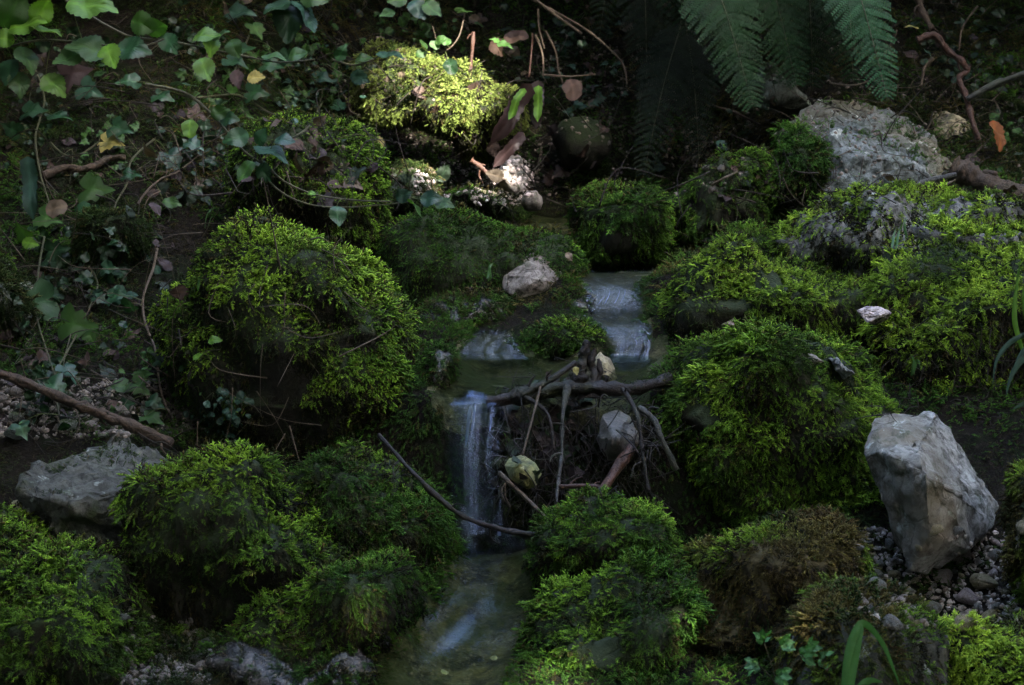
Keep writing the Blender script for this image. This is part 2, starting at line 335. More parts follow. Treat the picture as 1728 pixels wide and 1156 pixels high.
# ------------------------------------------------------------------ rocks
def ico(n):
    bm = bmesh.new(); bmesh.ops.create_icosphere(bm, subdivisions=n, radius=1)
    V = np.array([v.co[:] for v in bm.verts]); Fc = np.array([[v.index for v in f.verts] for f in bm.faces]); bm.free(); return V, Fc
ICO = {n: ico(n) for n in (2, 3, 4, 5, 6)}
def vnormals(V, Fc):
    n = np.cross(V[Fc[:, 1]]-V[Fc[:, 0]], V[Fc[:, 2]]-V[Fc[:, 0]]); N = np.zeros_like(V)
    for k in range(3): np.add.at(N, Fc[:, k], n)
    return N/(np.linalg.norm(N, axis=1, keepdims=True)+1e-12)
CX = np.array([1., 0, 0]); CU = np.array([0, SP, CP]); CF = np.array([0, CP, -SP])
def boulder_shape(outline, d, thick, amp=.03, seed=0, ang=0., res=5, inset=0.):
    """closed rock whose silhouette follows the outline (photo pixels) at depth d and has real thickness"""
    O = np.array(outline, float); c = (O.min(0)+O.max(0))/2; c = O.mean(0)*.5+c*.5
    # densify outline, radius by angle
    P = []
    for i in range(len(O)):
        a, b = O[i], O[(i+1) % len(O)]
        for s in np.linspace(0, 1, 24, endpoint=False): P.append(a*(1-s)+b*s)
    P = np.array(P)-c; th = np.arctan2(-P[:, 1], P[:, 0]); r = np.hypot(P[:, 0], P[:, 1])-inset; o = np.argsort(th); th, r = th[o], r[o]
    grid = np.linspace(-math.pi, math.pi, 181)[:-1]; rg = np.interp(grid, th, r, period=2*math.pi)
    k = np.array([1, 2, 3, 2, 1.])/9; rg = sum(w*np.roll(rg, i-2) for i, w in enumerate(k))
    V, Fc = ICO[res]; V = V.copy()
    ab = np.hypot(V[:, 0], V[:, 2]) + 1e-9; phi = np.arctan2(ab, abs(V[:, 1]))  # 0 facing camera, pi/2 rim
    Rr = np.interp(np.arctan2(V[:, 2], V[:, 0]), grid, rg, period=2*math.pi)/F*d
    rim = np.sin(phi)**.82; cc = np.cos(phi)**.9*np.sign(V[:, 1])*thick
    if ang:
        rs = np.random.default_rng(seed+100); D = rs.normal(size=(16, 3)); D /= np.linalg.norm(D, axis=1)[:, None]; h = rs.uniform(.72, 1., 16)
        q = (h[None]/np.maximum(V@D.T, 1e-3)).min(1); q = np.clip(q, .6, 1.15); f = 1-ang+ang*q/np.mean(q)
        rim = rim*(.5*f+.5); cc = cc*f
    C = Wp(c[0], c[1], d)
    X = (V[:, 0]/ab)*rim*Rr; Z = (V[:, 2]/ab)*rim*Rr
    W = C + X[:, None]*CX + Z[:, None]*CU + cc[:, None]*CF
    # fatten the back/top a little so tops read as tops
    N = vnormals(W, Fc); q = W + seed*3.7
    W = W + N*(amp*1.1*fbm(q, 3.4, 2, seed+2, .5) + amp*.9*fbm(q, 8, 4, seed, .55) + .005*fbm(q, 34, 4, seed+5, .62))[:, None]
    # ledges
    W[:, 2] += amp*.35*np.sin(W[:, 2]*38+3*vnoise(q*4, seed))
    return W, Fc, C
def hull_rock(pts, cuts=2, amp=.006, seed=0, bev=.003):
    bm = bmesh.new()
    for p in pts: bm.verts.new(Wp(*p))
    h = bmesh.ops.convex_hull(bm, input=bm.verts[:]); 
    bmesh.ops.delete(bm, geom=[v for v in bm.verts if not v.link_faces], context='VERTS')
    bmesh.ops.dissolve_limit(bm, angle_limit=R(4), verts=bm.verts[:], edges=bm.edges[:])
    bmesh.ops.bevel(bm, geom=bm.edges[:], offset=bev, segments=2, affect='EDGES', profile=.6)
    bmesh.ops.triangulate(bm, faces=bm.faces[:])
    for it in range(8):
        long = [e for e in bm.edges if e.calc_length() > .016]
        if not long or len(bm.faces) > 60000: break
        bmesh.ops.subdivide_edges(bm, edges=long, cuts=1, use_grid_fill=False); bmesh.ops.triangulate(bm, faces=[f for f in bm.faces if len(f.verts) > 3])
    V = np.array([v.co[:] for v in bm.verts]); Fc = np.array([[v.index for v in f.verts] for f in bm.faces]) if bm.verts.index_update() is None else None; bm.free()
    N = vnormals(V, Fc); q = V+seed*5.1
    V = V + N*(amp*.7*fbm(q, 9, 3, seed, .5) + amp*1.05*fbm(q, 30, 4, seed+3, .6))[:, None]
    return V, Fc

# ------------------------------------------------------------------ moss
def frond_templates(K, branches, curve, blen, rad, seed):
    rs = np.random.default_rng(seed); out = []
    for k in range(K):
        V, T, S = [], [], []
        cv = curve*rs.uniform(.5, 1.4); sd = rs.uniform(-.25, .25)
        def pt(t): return np.array([cv*t*t, sd*t*t, t*(1-.25*cv*t)])
        def spin(a, b, r, s0, s1):
            ax = b-a; L = np.linalg.norm(ax); ax /= L; u = np.cross(ax, [.3, .8, .5]); u /= np.linalg.norm(u); v = np.cross(ax, u); i0 = len(V); m = a+(b-a)*.62
            V.append(a)
            for j in range(3): V.append(m + r*(u*math.cos(j*2.094)+v*math.sin(j*2.094)))
            V.append(b); S.extend([s0, (s0+s1)/2, (s0+s1)/2, (s0+s1)/2, s1])
            for j in range(3): T.append((i0, i0+1+j, i0+1+(j+1) % 3)); T.append((i0+4, i0+1+(j+1) % 3, i0+1+j))
        spin(pt(0), pt(.55), rad, 0, .5); spin(pt(.42), pt(1), rad*1.1, .5, 1)
        for i in range(branches):
            t = .2+.7*(i+rs.uniform(-.3, .3))/branches; p = pt(t); tg = pt(t+.05)-pt(t); tg /= np.linalg.norm(tg)
            side = 1 if i % 2 else -1; l = blen*(1.15-.75*t)*rs.uniform(.7, 1.2)
            dr = tg*.65 + np.array([rs.uniform(-.15, .45), side*rs.uniform(.6, 1.), 0]); dr /= np.linalg.norm(dr)
            spin(p, p+dr*l, rad*.9, .3+.3*t, .8)
        out.append((np.array(V), np.array(T), np.array(S)))
    return out
TPL = {'feather': frond_templates(10, 9, .55, .36, .042, 1), 'star': frond_templates(10, 6, .3, .34, .055, 2), 'long': frond_templates(8, 7, .9, .22, .026, 3)}
PAL = {  # old, mid, young tip; top light and dark interior also put into the tones
    'lush': ((.007, .018, .003), (.056, .120, .013), (.190, .350, .028)),
    'yellow': ((.012, .022, .004), (.088, .165, .015), (.265, .430, .036)),
    'deep': ((.008, .020, .004), (.028, .075, .010), (.070, .165, .015)),
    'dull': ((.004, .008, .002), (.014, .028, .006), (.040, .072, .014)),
    'peat': ((.002, .002, .001), (.009, .009, .003), (.060, .062, .017)),
    'brown': ((.022, .015, .008), (.060, .044, .014), (.130, .120, .030)),
    'bright': ((.024, .042, .006), (.175, .300, .027), (.440, .640, .062)),  # right bank's top light put into the moss colour
    'sun': ((.03, .045, .01), (.11, .15, .03), (.25, .31, .08)),  # paleness of sunlight put into the shelf's moss colour
}
def scatter_on(V, Fc, n_per_m2, dens, seed):
    a, b, c = V[Fc[:, 0]], V[Fc[:, 1]], V[Fc[:, 2]]; cr = np.cross(b-a, c-a); ar = np.linalg.norm(cr, axis=1)/2; nf = cr/(2*ar[:, None]+1e-12)
    ctr = (a+b+c)/3; w = dens(ctr, nf)*ar; tot = w.sum()*n_per_m2; rs = np.random.default_rng(seed)
    if tot < 1: return np.zeros((0, 3)), np.zeros((0, 3))
    idx = rs.choice(len(Fc), int(tot), p=w/w.sum()); r1 = np.sqrt(rs.random(len(idx))); r2 = rs.random(len(idx))
    return a[idx]*(1-r1)[:, None] + b[idx]*(r1*(1-r2))[:, None] + c[idx]*(r1*r2)[:, None], nf[idx]
def build_fronds(name, P, N, parent, org, size=.034, kind='feather', pal='lush', seed=0, droop=.55, spread=.45, yellow=None, smin=.6):
    if len(P) == 0: return None
    rs = np.random.default_rng(seed+5); n = len(P); tp = TPL[kind]
    steep = np.clip(1-N[:, 2], 0, 1)
    D = N*(1.0-.35*steep)[:, None] + np.array([0, 0, -1.])*(droop*steep*1.5)[:, None] + rs.normal(size=(n, 3))*spread*.6; D /= np.linalg.norm(D, axis=1)[:, None]
    G = np.array([0, 0, -1.]) + rs.normal(size=(n, 3))*.5 + N*.15; X = G-(G*D).sum(1)[:, None]*D; X /= np.linalg.norm(X, axis=1)[:, None]+1e-9; Y = np.cross(D, X)
    clump = fbm(P, 12, 2, seed+1); S = size*.74*rs.uniform(smin, 1.25, n)*(1+.55*clump)
    o_, m_, t_ = [np.array(c) for c in PAL[pal]]
    age_light = np.clip(.55 + .45*fbm(P, 9, 3, seed+2) + rs.normal(size=n)*.16 + .25*(N[:, 2]-.5), 0, 1)  # normal term puts top light and side shade into frond colour
    if yellow is not None:
        o2, m2, t2 = [np.array(c) for c in PAL[yellow[0]]]; yf = np.clip((fbm(P, 7, 3, seed+9)+yellow[1])*2.5+.5, 0, 1)[:, None]
    else: yf = None
    VV, FF, CC = [], [], []; off = 0; which = rs.integers(0, len(tp), n)
    for k, (tv, tf, ts) in enumerate(tp):
        s = np.where(which == k)[0]
        if not len(s): continue
        B = np.stack([X[s], Y[s], D[s]], 1)              # rows: local axes
        v = np.einsum('vi,nij->nvj', tv, B)*S[s][:, None, None] + P[s][:, None, :]
        q = (ts[None, :]*(.35+.9*age_light[s][:, None]))[:, :, None]
        def grad(o, m, t): return np.where(q < .5, o+(m-o)*(q*2), m+(t-m)*(np.clip(q, 0, 1)*2-1))
        c = grad(o_, m_, t_)
        if yf is not None: c = c*(1-yf[s][:, None]) + grad(o2, m2, t2)*yf[s][:, None]
        dd_ = (rs.random(len(s)) < .07+.12*np.clip(fbm(P[s], 6, 2, seed+31), 0, 1))[:, None, None]; c = np.where(dd_, c*.25+q*np.array([.07, .05, .016]), c)
        c = c*rs.uniform(.7, 1.3, (len(s), 1, 1))
        VV.append(v.reshape(-1, 3)); CC.append(np.broadcast_to(c, v.shape).reshape(-1, 3))
        FF.append((tf[None]+(np.arange(len(s))*len(tv))[:, None, None]+off).reshape(-1, 3)); off += len(s)*len(tv)
    return mesh(name, np.concatenate(VV), np.concatenate(FF), M['moss'], parent, org, smooth=True, col=np.clip(np.concatenate(CC), 0, 1))

ROCKS = {}
def in_px(ctr, circles):
    """moss mask: 0 inside bare patches. circles given as world centres/radii"""
    m = np.ones(len(ctr))
    for (px, py, d, r) in circles: m *= np.clip((np.linalg.norm(ctr-Wp(px, py, d), axis=1)/(r/F*d)-.8)*4, 0, 1)
    return m
def mossy(key, outline, d, thick, label, cat='boulder', mat='mossrock', n=13000, lo=-.15, hi=.45, side=.12, pal='lush', yellow=None, size=.034, kind='feather', amp=.03, ang=.2, seed=0,
          bare=(), fringe=True, name='mossy_boulder', shape=None, patch=.35, res=5, sidepal=None, droop=.55, group=None, matcov=.9, matpal='peat'):
    if shape is None: V, Fc, C = boulder_shape(outline, d, thick, amp*1.25, seed, ang+.15, res, inset=11)
    else: V, Fc = shape
    org = V.mean(0).copy(); org[2] = V[:, 2].min()
    root = empty(name, tuple(org), label, cat, group)
    mesh('stone', V, Fc, M[mat], root, org); SOLIDS.append((V, Fc))
    view = np.array([0, 0, CAMZ])
    def dens(ctr, nf):
        up = np.clip((nf[:, 2]+.35*fbm(ctr, 6, 3, seed+40)-lo)/(hi-lo), 0, 1); vd = view-ctr; vd /= np.linalg.norm(vd, axis=1)[:, None]
        fac = (nf*vd).sum(1); back = np.clip((fac+.45)*4, .0, 1)
        pt = np.clip((fbm(ctr, 5.5, 3, seed+60)+patch)*3.5, 0, 1)
        return (side+(1-side)*up)*back*in_px(ctr, bare)*(.20+.80*pt)
    P, N = scatter_on(V, Fc, n*1.75, dens, seed+1)
    def dens0(ctr, nf):
        vd = view-ctr; vd /= np.linalg.norm(vd, axis=1)[:, None]; back = np.clip(((nf*vd).sum(1)+.3)*4, 0, 1); return back*(.04+.96*in_px(ctr, bare))*np.clip((fbm(ctr, 9, 3, seed+90)+matcov)*4, 0, 1)
    P0, N0 = scatter_on(V, Fc, 8500, dens0, seed+2)
    build_fronds('moss_mat', P0, N0, root, org, .034, 'star', matpal, seed+8, droop=.8, yellow=('dull', -.05), smin=.4)
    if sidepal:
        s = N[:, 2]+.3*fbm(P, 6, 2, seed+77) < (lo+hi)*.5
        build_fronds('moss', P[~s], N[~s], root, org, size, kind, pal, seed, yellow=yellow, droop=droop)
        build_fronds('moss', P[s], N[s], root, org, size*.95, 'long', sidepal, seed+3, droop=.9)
    else: build_fronds('moss', P, N, root, org, size, kind, pal, seed, yellow=yellow, droop=droop)
    ROCKS[key] = root; return root
def bare(name, V, Fc, mat, label, cat='stone', group=None, solid=True):
    org = V.mean(0).copy(); org[2] = V[:, 2].min()
    o = mesh(name, V, Fc, M[mat], org=org, smooth=True); tag(o, label, cat, group)
    if solid: SOLIDS.append((V, Fc))
    return o

mossy('B1', [(262, 560), (275, 505), (325, 445), (378, 385), (418, 352), (436, 340), (455, 352), (505, 388), (600, 430), (665, 470), (705, 540), (722, 600), (728, 680), (700, 735), (640, 770), (560, 775), (470, 770), (380, 740), (300, 680), (270, 620)],
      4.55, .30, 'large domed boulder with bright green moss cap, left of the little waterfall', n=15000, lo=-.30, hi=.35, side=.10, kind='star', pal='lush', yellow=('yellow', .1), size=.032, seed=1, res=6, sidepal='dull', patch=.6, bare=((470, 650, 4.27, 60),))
mossy('B2', [(400, 250), (440, 205), (480, 192), (540, 215), (600, 260), (635, 320), (645, 400), (620, 430), (560, 430), (480, 400), (410, 350), (390, 300)],
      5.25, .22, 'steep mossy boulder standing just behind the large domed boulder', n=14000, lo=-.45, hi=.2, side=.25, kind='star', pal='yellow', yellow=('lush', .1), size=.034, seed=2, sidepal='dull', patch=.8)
mossy('B3', [(232, 900), (240, 820), (300, 760), (400, 745), (470, 765), (475, 820), (540, 880), (590, 940), (595, 1010), (560, 1070), (480, 1100), (400, 1120), (300, 1080), (240, 980)],
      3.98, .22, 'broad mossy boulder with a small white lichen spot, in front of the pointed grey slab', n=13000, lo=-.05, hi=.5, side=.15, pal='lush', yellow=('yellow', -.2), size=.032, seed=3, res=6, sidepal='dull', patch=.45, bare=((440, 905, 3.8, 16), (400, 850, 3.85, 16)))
mossy('B6', [(-40, 990), (20, 955), (90, 950), (170, 975), (215, 1040), (230, 1100), (225, 1200), (-40, 1200)],
      3.70, .18, 'mossy boulder with scruffy brownish fronds below the small grey wedge stone', n=12000, lo=-.2, hi=.4, side=.3, pal='lush', size=.036, seed=6, sidepal='dull', patch=.5)
mossy('B6b', [(-60, 860), (-10, 835), (40, 850), (70, 900), (72, 960), (30, 1000), (-60, 1000)],
      3.88, .12, 'small mossy rock beside the pale rounded stone, above the scruffy mossy boulder', n=13000, pal='lush', size=.03, seed=7, lo=-.5, hi=.1, side=.5, patch=1)
mossy('B7', [(475, 830), (520, 785), (600, 770), (680, 785), (730, 830), (755, 890), (758, 960), (730, 1010), (650, 1030), (560, 1000), (490, 930)],
      4.12, .18, 'dark green mossy boulder touching the left edge of the waterfall', n=13000, lo=-.5, hi=.2, side=.35, pal='deep', yellow=('lush', -.25), size=.034, seed=8, droop=.9, patch=.7, bare=((690, 805, 3.97, 14),))
mossy('B8', [(420, 1040), (500, 985), (580, 945), (650, 940), (705, 980), (715, 1020), (680, 1070), (625, 1120), (560, 1150), (470, 1200), (400, 1180), (390, 1100)],
      3.88, .17, 'low mossy boulder sloping down into the lower stream', n=13000, lo=-.4, hi=.3, side=.25, pal='deep', yellow=('lush', -.05), size=.034, seed=9, droop=.9, patch=.6, bare=((650, 1030, 3.73, 20),))
mossy('B9', [(640, 470), (650, 395), (700, 372), (800, 365), (900, 385), (965, 410), (990, 450), (960, 490), (900, 520), (840, 560), (760, 590), (700, 590), (650, 550)],
      5.25, .30, 'low mound of short dark moss behind the bare grey stone', n=17000, lo=-.5, hi=.2, side=.5, pal='deep', yellow=('lush', -.25), size=.024, seed=10, kind='star', patch=.9, amp=.02)
mossy('B9b', [(690, 560), (730, 500), (820, 480), (900, 505), (920, 550), (860, 570), (790, 570), (770, 600), (735, 610)],
      4.92, .10, 'dark trailing moss hummock sloping from the mound to the pool', n=15000, lo=-.6, hi=.1, side=.6, pal='deep', size=.026, seed=41, patch=1, amp=.015, mat='wetrock')
mossy('B11', [(865, 590), (890, 555), (940, 530), (985, 545), (1030, 575), (1040, 605), (980, 620), (900, 612)],
      4.78, .12, 'small mossy hump between the two little cascades', n=14000, lo=-.5, hi=.2, side=.4, pal='deep', yellow=('lush', -.2), size=.03, seed=11, amp=.015)
mossy('B11b', [(940, 530), (950, 500), (985, 490), (1000, 520), (985, 545), (950, 550)],
      4.95, .07, 'little wet moss tuft at the lip of the upper cascade', n=14000, lo=-.5, hi=.2, side=.4, pal='deep', size=.026, seed=42, amp=.01, mat='wetrock')
mossy('B12', [(968, 360), (985, 320), (1030, 298), (1090, 300), (1130, 330), (1140, 400), (1120, 450), (1060, 455), (1000, 430)],
      5.45, .18, 'mossy rock with a pale bare face beside the upper water', n=14000, lo=-.4, hi=.25, side=.35, pal='lush', yellow=('deep', .05), size=.036, seed=12, bare=((1008, 390, 5.28, 28), (1050, 410, 5.28, 30)), patch=.6)
mossy('B12b', [(1110, 350), (1150, 300), (1220, 268), (1290, 270), (1305, 340), (1290, 400), (1220, 430), (1130, 420)],
      5.6, .2, 'mossy rock left of the big lichen-grey rock', n=14000, lo=-.5, hi=.25, side=.35, pal='deep', yellow=('lush', .0), size=.034, seed=13, patch=.6)
mossy('B12c', [(1060, 520), (1070, 490), (1130, 440), (1210, 400), (1290, 400), (1300, 450), (1220, 470), (1150, 500), (1120, 540), (1090, 560)],
      5.1, .14, 'dark low mossy ledge along the right bank of the upper pool', n=14000, lo=-.6, hi=.1, side=.5, pal='deep', yellow=('lush', -.2), size=.028, seed=43, patch=.9)
mossy('B13m', [(1288, 330), (1295, 250), (1318, 205), (1350, 200), (1385, 250), (1405, 300), (1400, 350), (1340, 360)],
      5.50, .10, 'mossy rock shoulder against the big lichen-grey rock', n=14000, lo=-.6, hi=.2, side=.3, pal='deep', yellow=('lush', .15), size=.036, seed=14, droop=.9, patch=.6)
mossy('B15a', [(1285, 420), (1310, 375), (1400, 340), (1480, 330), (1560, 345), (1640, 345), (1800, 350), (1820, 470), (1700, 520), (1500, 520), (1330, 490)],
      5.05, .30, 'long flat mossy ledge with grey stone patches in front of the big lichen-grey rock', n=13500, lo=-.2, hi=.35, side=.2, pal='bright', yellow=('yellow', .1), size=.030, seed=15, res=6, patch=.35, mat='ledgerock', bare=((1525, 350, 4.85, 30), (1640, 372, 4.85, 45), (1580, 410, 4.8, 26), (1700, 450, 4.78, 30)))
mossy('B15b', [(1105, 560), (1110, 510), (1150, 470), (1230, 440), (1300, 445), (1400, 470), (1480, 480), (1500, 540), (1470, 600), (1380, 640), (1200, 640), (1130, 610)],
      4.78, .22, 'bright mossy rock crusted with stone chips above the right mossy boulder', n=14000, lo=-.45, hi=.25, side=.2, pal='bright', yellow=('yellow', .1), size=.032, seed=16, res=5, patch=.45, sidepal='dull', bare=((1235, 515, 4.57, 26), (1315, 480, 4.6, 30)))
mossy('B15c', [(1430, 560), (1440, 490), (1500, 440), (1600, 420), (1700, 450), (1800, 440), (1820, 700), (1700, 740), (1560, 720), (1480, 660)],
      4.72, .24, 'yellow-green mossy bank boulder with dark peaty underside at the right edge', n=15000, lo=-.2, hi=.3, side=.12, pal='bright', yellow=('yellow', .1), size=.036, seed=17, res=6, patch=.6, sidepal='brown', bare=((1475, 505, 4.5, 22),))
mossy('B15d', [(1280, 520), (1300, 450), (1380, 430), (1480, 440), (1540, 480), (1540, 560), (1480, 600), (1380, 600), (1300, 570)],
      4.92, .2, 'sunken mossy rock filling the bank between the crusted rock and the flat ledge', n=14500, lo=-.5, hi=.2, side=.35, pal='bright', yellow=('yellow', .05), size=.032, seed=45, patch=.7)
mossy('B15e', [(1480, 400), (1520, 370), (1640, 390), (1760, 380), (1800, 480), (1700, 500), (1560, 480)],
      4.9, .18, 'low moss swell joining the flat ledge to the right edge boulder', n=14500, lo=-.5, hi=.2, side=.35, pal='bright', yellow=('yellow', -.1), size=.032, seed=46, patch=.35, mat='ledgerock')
mossy('B16', [(1090, 690), (1105, 640), (1160, 600), (1250, 568), (1330, 565), (1400, 570), (1470, 610), (1510, 660), (1525, 700), (1490, 760), (1480, 850), (1470, 920), (1400, 960), (1280, 960), (1200, 930), (1150, 880), (1100, 800)],
      4.42, .27, 'big mossy boulder right of the driftwood dam, behind the angular grey stone', n=14500, lo=-.75, hi=.15, side=.35, pal='lush', yellow=('yellow', -.3), size=.038, seed=18, res=6, patch=.55, mat='mossrock', bare=((1360, 580, 4.3, 34), (1430, 600, 4.3, 26), (1362, 634, 4.15, 14), (1180, 690, 4.2, 36)))
mossy('B18', [(1142, 1010), (1150, 930), (1190, 885), (1260, 872), (1340, 880), (1400, 900), (1440, 945), (1458, 1000), (1440, 1080), (1380, 1140), (1280, 1190), (1160, 1190), (1135, 1100)],
      3.88, .20, 'brown mossy boulder with pale crust spots, left of the gravel patch', n=14000, lo=-.4, hi=.3, side=.3, pal='brown', yellow=('yellow', -.08), size=.030, seed=19, res=6, patch=.7, mat='brownrock', bare=((1250, 935, 3.72, 16), (1290, 985, 3.68, 10)), sidepal='brown')
mossy('B19', [(905, 960), (915, 900), (950, 870), (1010, 852), (1080, 855), (1130, 890), (1150, 940), (1140, 990), (1060, 1000), (960, 1000)],
      4.02, .14, 'rounded green moss mound at the foot of the driftwood dam', n=15000, lo=-.7, hi=.1, side=.5, pal='lush', yellow=('deep', -.1), size=.034, seed=20, patch=.9, bare=((940, 868, 3.95, 16),))
mossy('B20', [(895, 1070), (905, 1015), (935, 985), (1050, 975), (1140, 970), (1180, 1030), (1170, 1200), (1000, 1220), (895, 1190)],
      3.80, .16, 'dark rock with ragged moss tufts and a pale flat crest, right of the lower stream', n=9500, lo=-.3, hi=.3, side=.25, pal='lush', yellow=('deep', -.1), size=.036, seed=21, patch=.2, mat='mossrock', bare=((950, 1000, 3.68, 36), (1100, 985, 3.7, 30), (1020, 1090, 3.65, 34)))
mossy('B21', [(1335, 1180), (1340, 1080), (1380, 1020), (1460, 1000), (1540, 1025), (1600, 1080), (1620, 1200), (1480, 1230)],
      3.60, .15, 'dark rock with whitish lichen blotches behind the bent grass blade', n=12000, lo=-.1, hi=.5, side=.12, pal='brown', yellow=('lush', 0), size=.032, seed=22, patch=.1, mat='slabrock')
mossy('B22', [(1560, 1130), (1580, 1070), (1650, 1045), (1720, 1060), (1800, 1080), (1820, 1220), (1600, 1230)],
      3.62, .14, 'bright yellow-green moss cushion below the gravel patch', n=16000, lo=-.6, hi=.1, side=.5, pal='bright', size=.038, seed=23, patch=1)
mossy('B23', [(1680, 930), (1690, 850), (1720, 790), (1800, 760), (1850, 900), (1820, 1020), (1710, 1000)],
      3.85, .14, 'tall mossy rock poking in beside the gravel, level with the angular grey stone', n=15000, lo=-.7, hi=.1, side=.5, pal='yellow', yellow=('brown', -.2), size=.036, seed=24, patch=1, droop=.9)
mossy('B1w', [(718, 660), (722, 615), (742, 592), (764, 600), (766, 630), (752, 655), (745, 690), (725, 700)],
      4.42, .08, 'small wet mossy rock wedged between the domed boulder and the left rim of the pool', n=16000, lo=-.6, hi=.1, side=.6, pal='deep', yellow=('lush', -.2), size=.026, seed=47, patch=1, mat='wetrock', amp=.012)
mossy('B3d', [(330, 1180), (340, 1110), (400, 1080), (500, 1060), (600, 1080), (660, 1120), (670, 1200), (500, 1230)],
      3.72, .14, 'dark nearly bare wet rock under the low sloping boulder', n=6000, lo=0., hi=.6, side=.1, pal='deep', size=.03, seed=25, patch=.3, mat='wetrock')
# sunlit shelf and upper bank
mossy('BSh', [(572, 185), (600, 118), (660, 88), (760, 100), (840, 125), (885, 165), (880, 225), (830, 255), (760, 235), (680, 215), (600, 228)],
      6.05, .16, 'overhanging shelf of moss coloured paler for the patch of sunlight on it', n=15000, lo=-.7, hi=.1, side=.5, pal='sun', size=.036, seed=26, patch=.8, droop=1., name='mossy_bank', cat='mossy bank')
mossy('BSh2', [(640, 330), (660, 285), (700, 275), (745, 300), (760, 350), (700, 370), (650, 365)],
      5.75, .10, 'small mossy stone at the left end of the sunlit pebbles', n=12000, pal='dull', size=.026, seed=27, kind='star', lo=-.4, hi=.3, side=.3, mat='green_grey')
mossy('BSh3', [(730, 380), (745, 330), (790, 310), (850, 330), (880, 365), (840, 385)],
      5.65, .10, 'small dark mossy stone just below the sunlit pebbles', n=14000, pal='deep', size=.022, seed=28, kind='star', lo=-.6, hi=.1, side=.5)
mossy('BL1', [(150, 400), (180, 350), (230, 340), (270, 370), (280, 430), (220, 450), (160, 440)],
      4.95, .10, 'small moss tuft on the left bank among the ivy', n=12000, pal='dull', yellow=('lush', -.2), size=.034, seed=29, lo=-.6, hi=.1, side=.5)
mossy('BL2', [(-60, 560), (-60, 440), (0, 425), (50, 460), (80, 520), (60, 570)],
      4.7, .12, 'moss covered rock at the left edge under the biggest ivy leaf', n=12000, pal='dull', yellow=('lush', -.3), size=.034, seed=30, lo=-.5, hi=.2, side=.35, mat='green_grey')

# bare stones
V, Fc = hull_rock([(1462, 768, 3.98), (1470, 715, 4.08), (1505, 698, 4.12), (1578, 703, 4.14), (1605, 728, 4.18), (1640, 780, 4.18), (1686, 850, 4.14), (1672, 880, 4.05), (1640, 925, 3.98), (1560, 965, 3.95), (1535, 965, 3.94), (1508, 905, 3.97), (1492, 840, 3.97), (1550, 768, 3.87), (1562, 800, 3.83), (1568, 900, 3.86), (1560, 735, 3.99), (1490, 762, 3.92), (1600, 820, 4.45), (1530, 800, 4.4), (1560, 930, 4.3), (1630, 900, 4.35)], amp=.007, seed=5)
bare('angular_stone', V, Fc, 'limestone', 'large angular grey stone standing on end beside the gravel patch', solid=True)
print('ANG', proj(V)[:, :2].min(0), proj(V)[:, :2].max(0))
V, Fc = hull_rock([(842, 478, 4.98), (850, 462, 4.96), (885, 432, 4.98), (905, 422, 5.02), (930, 424, 5.04), (942, 440, 5.03), (950, 468, 4.99), (948, 488, 4.97), (930, 502, 4.94), (880, 505, 4.93), (858, 498, 4.93), (912, 470, 4.89), (900, 440, 5.2), (870, 480, 5.15), (940, 480, 5.12)], amp=.005, seed=16)
bare('grey_stone', V, Fc, 'brown_stone', 'bare grey-brown stone sitting on the dark moss mound beside the upper pool')
V, Fc = hull_rock([(1322, 250, 5.6), (1335, 205, 5.62), (1385, 164, 5.75), (1425, 182, 5.72), (1470, 176, 5.85), (1510, 190, 5.85), (1552, 212, 5.82), (1578, 250, 5.7), (1612, 286, 5.66), (1604, 322, 5.6), (1560, 350, 5.55), (1470, 350, 5.45), (1400, 345, 5.45), (1350, 320, 5.5), (1400, 230, 5.5), (1450, 262, 5.45), (1520, 275, 5.48), (1480, 215, 5.6), (1440, 300, 6.1), (1560, 300, 6.1)], amp=.011, seed=31)
bare('lichen_rock', V, Fc, 'lichenrock', 'big craggy rock with blue-grey lichen below the fern fronds', 'boulder')
V, Fc, _ = boulder_shape([(1556, 225), (1575, 200), (1598, 190), (1625, 205), (1645, 230), (1640, 265), (1610, 290), (1570, 280)], 5.95, .10, .015, 32, .6, 4)
bare('tan_stone', V, Fc, 'tan_stone', 'pointed tan stone right behind the big lichen-grey rock')
V, Fc = hull_rock([(35, 828, 3.95), (35, 805, 4.0), (60, 790, 4.02), (205, 735, 4.22), (235, 752, 4.2), (300, 790, 4.15), (320, 840, 4.1), (120, 848, 3.88), (60, 838, 3.88), (250, 830, 3.95), (50, 900, 3.98), (110, 945, 3.95), (250, 940, 3.98), (320, 930, 4.0), (60, 850, 4.3), (200, 800, 4.5), (300, 930, 4.4), (70, 930, 4.3)], amp=.013, seed=8)
bare('grey_slab', V, Fc, 'slabrock', 'pointed grey-green slab of rock under the fallen branch', 'rock slab')
V, Fc = hull_rock([(112, 958, 3.82), (150, 945, 3.86), (215, 933, 3.9), (232, 940, 3.9), (235, 965, 3.87), (190, 985, 3.8), (150, 985, 3.79), (125, 975, 3.79), (160, 960, 4.0), (225, 960, 4.02)], amp=.004, seed=9)
bare('wedge_stone', V, Fc, 'limestone', 'small flat grey wedge stone lying below the pointed slab')
V, Fc, _ = boulder_shape([(20, 850), (50, 845), (75, 875), (85, 905), (60, 920), (25, 900)], 4.0, .06, .012, 33, .5, 4)
bare('pale_stone', V, Fc, 'tan_stone', 'pale rounded stone leaning on the pointed slab at the left')
V, Fc, _ = boulder_shape([(66, 915), (85, 905), (103, 925), (100, 945), (75, 950)], 3.88, .05, .01, 34, .5, 4)
bare('knobbly_stone', V, Fc, 'green_grey', 'knobbly bluish stone between the pale rounded stone and the wedge stone')
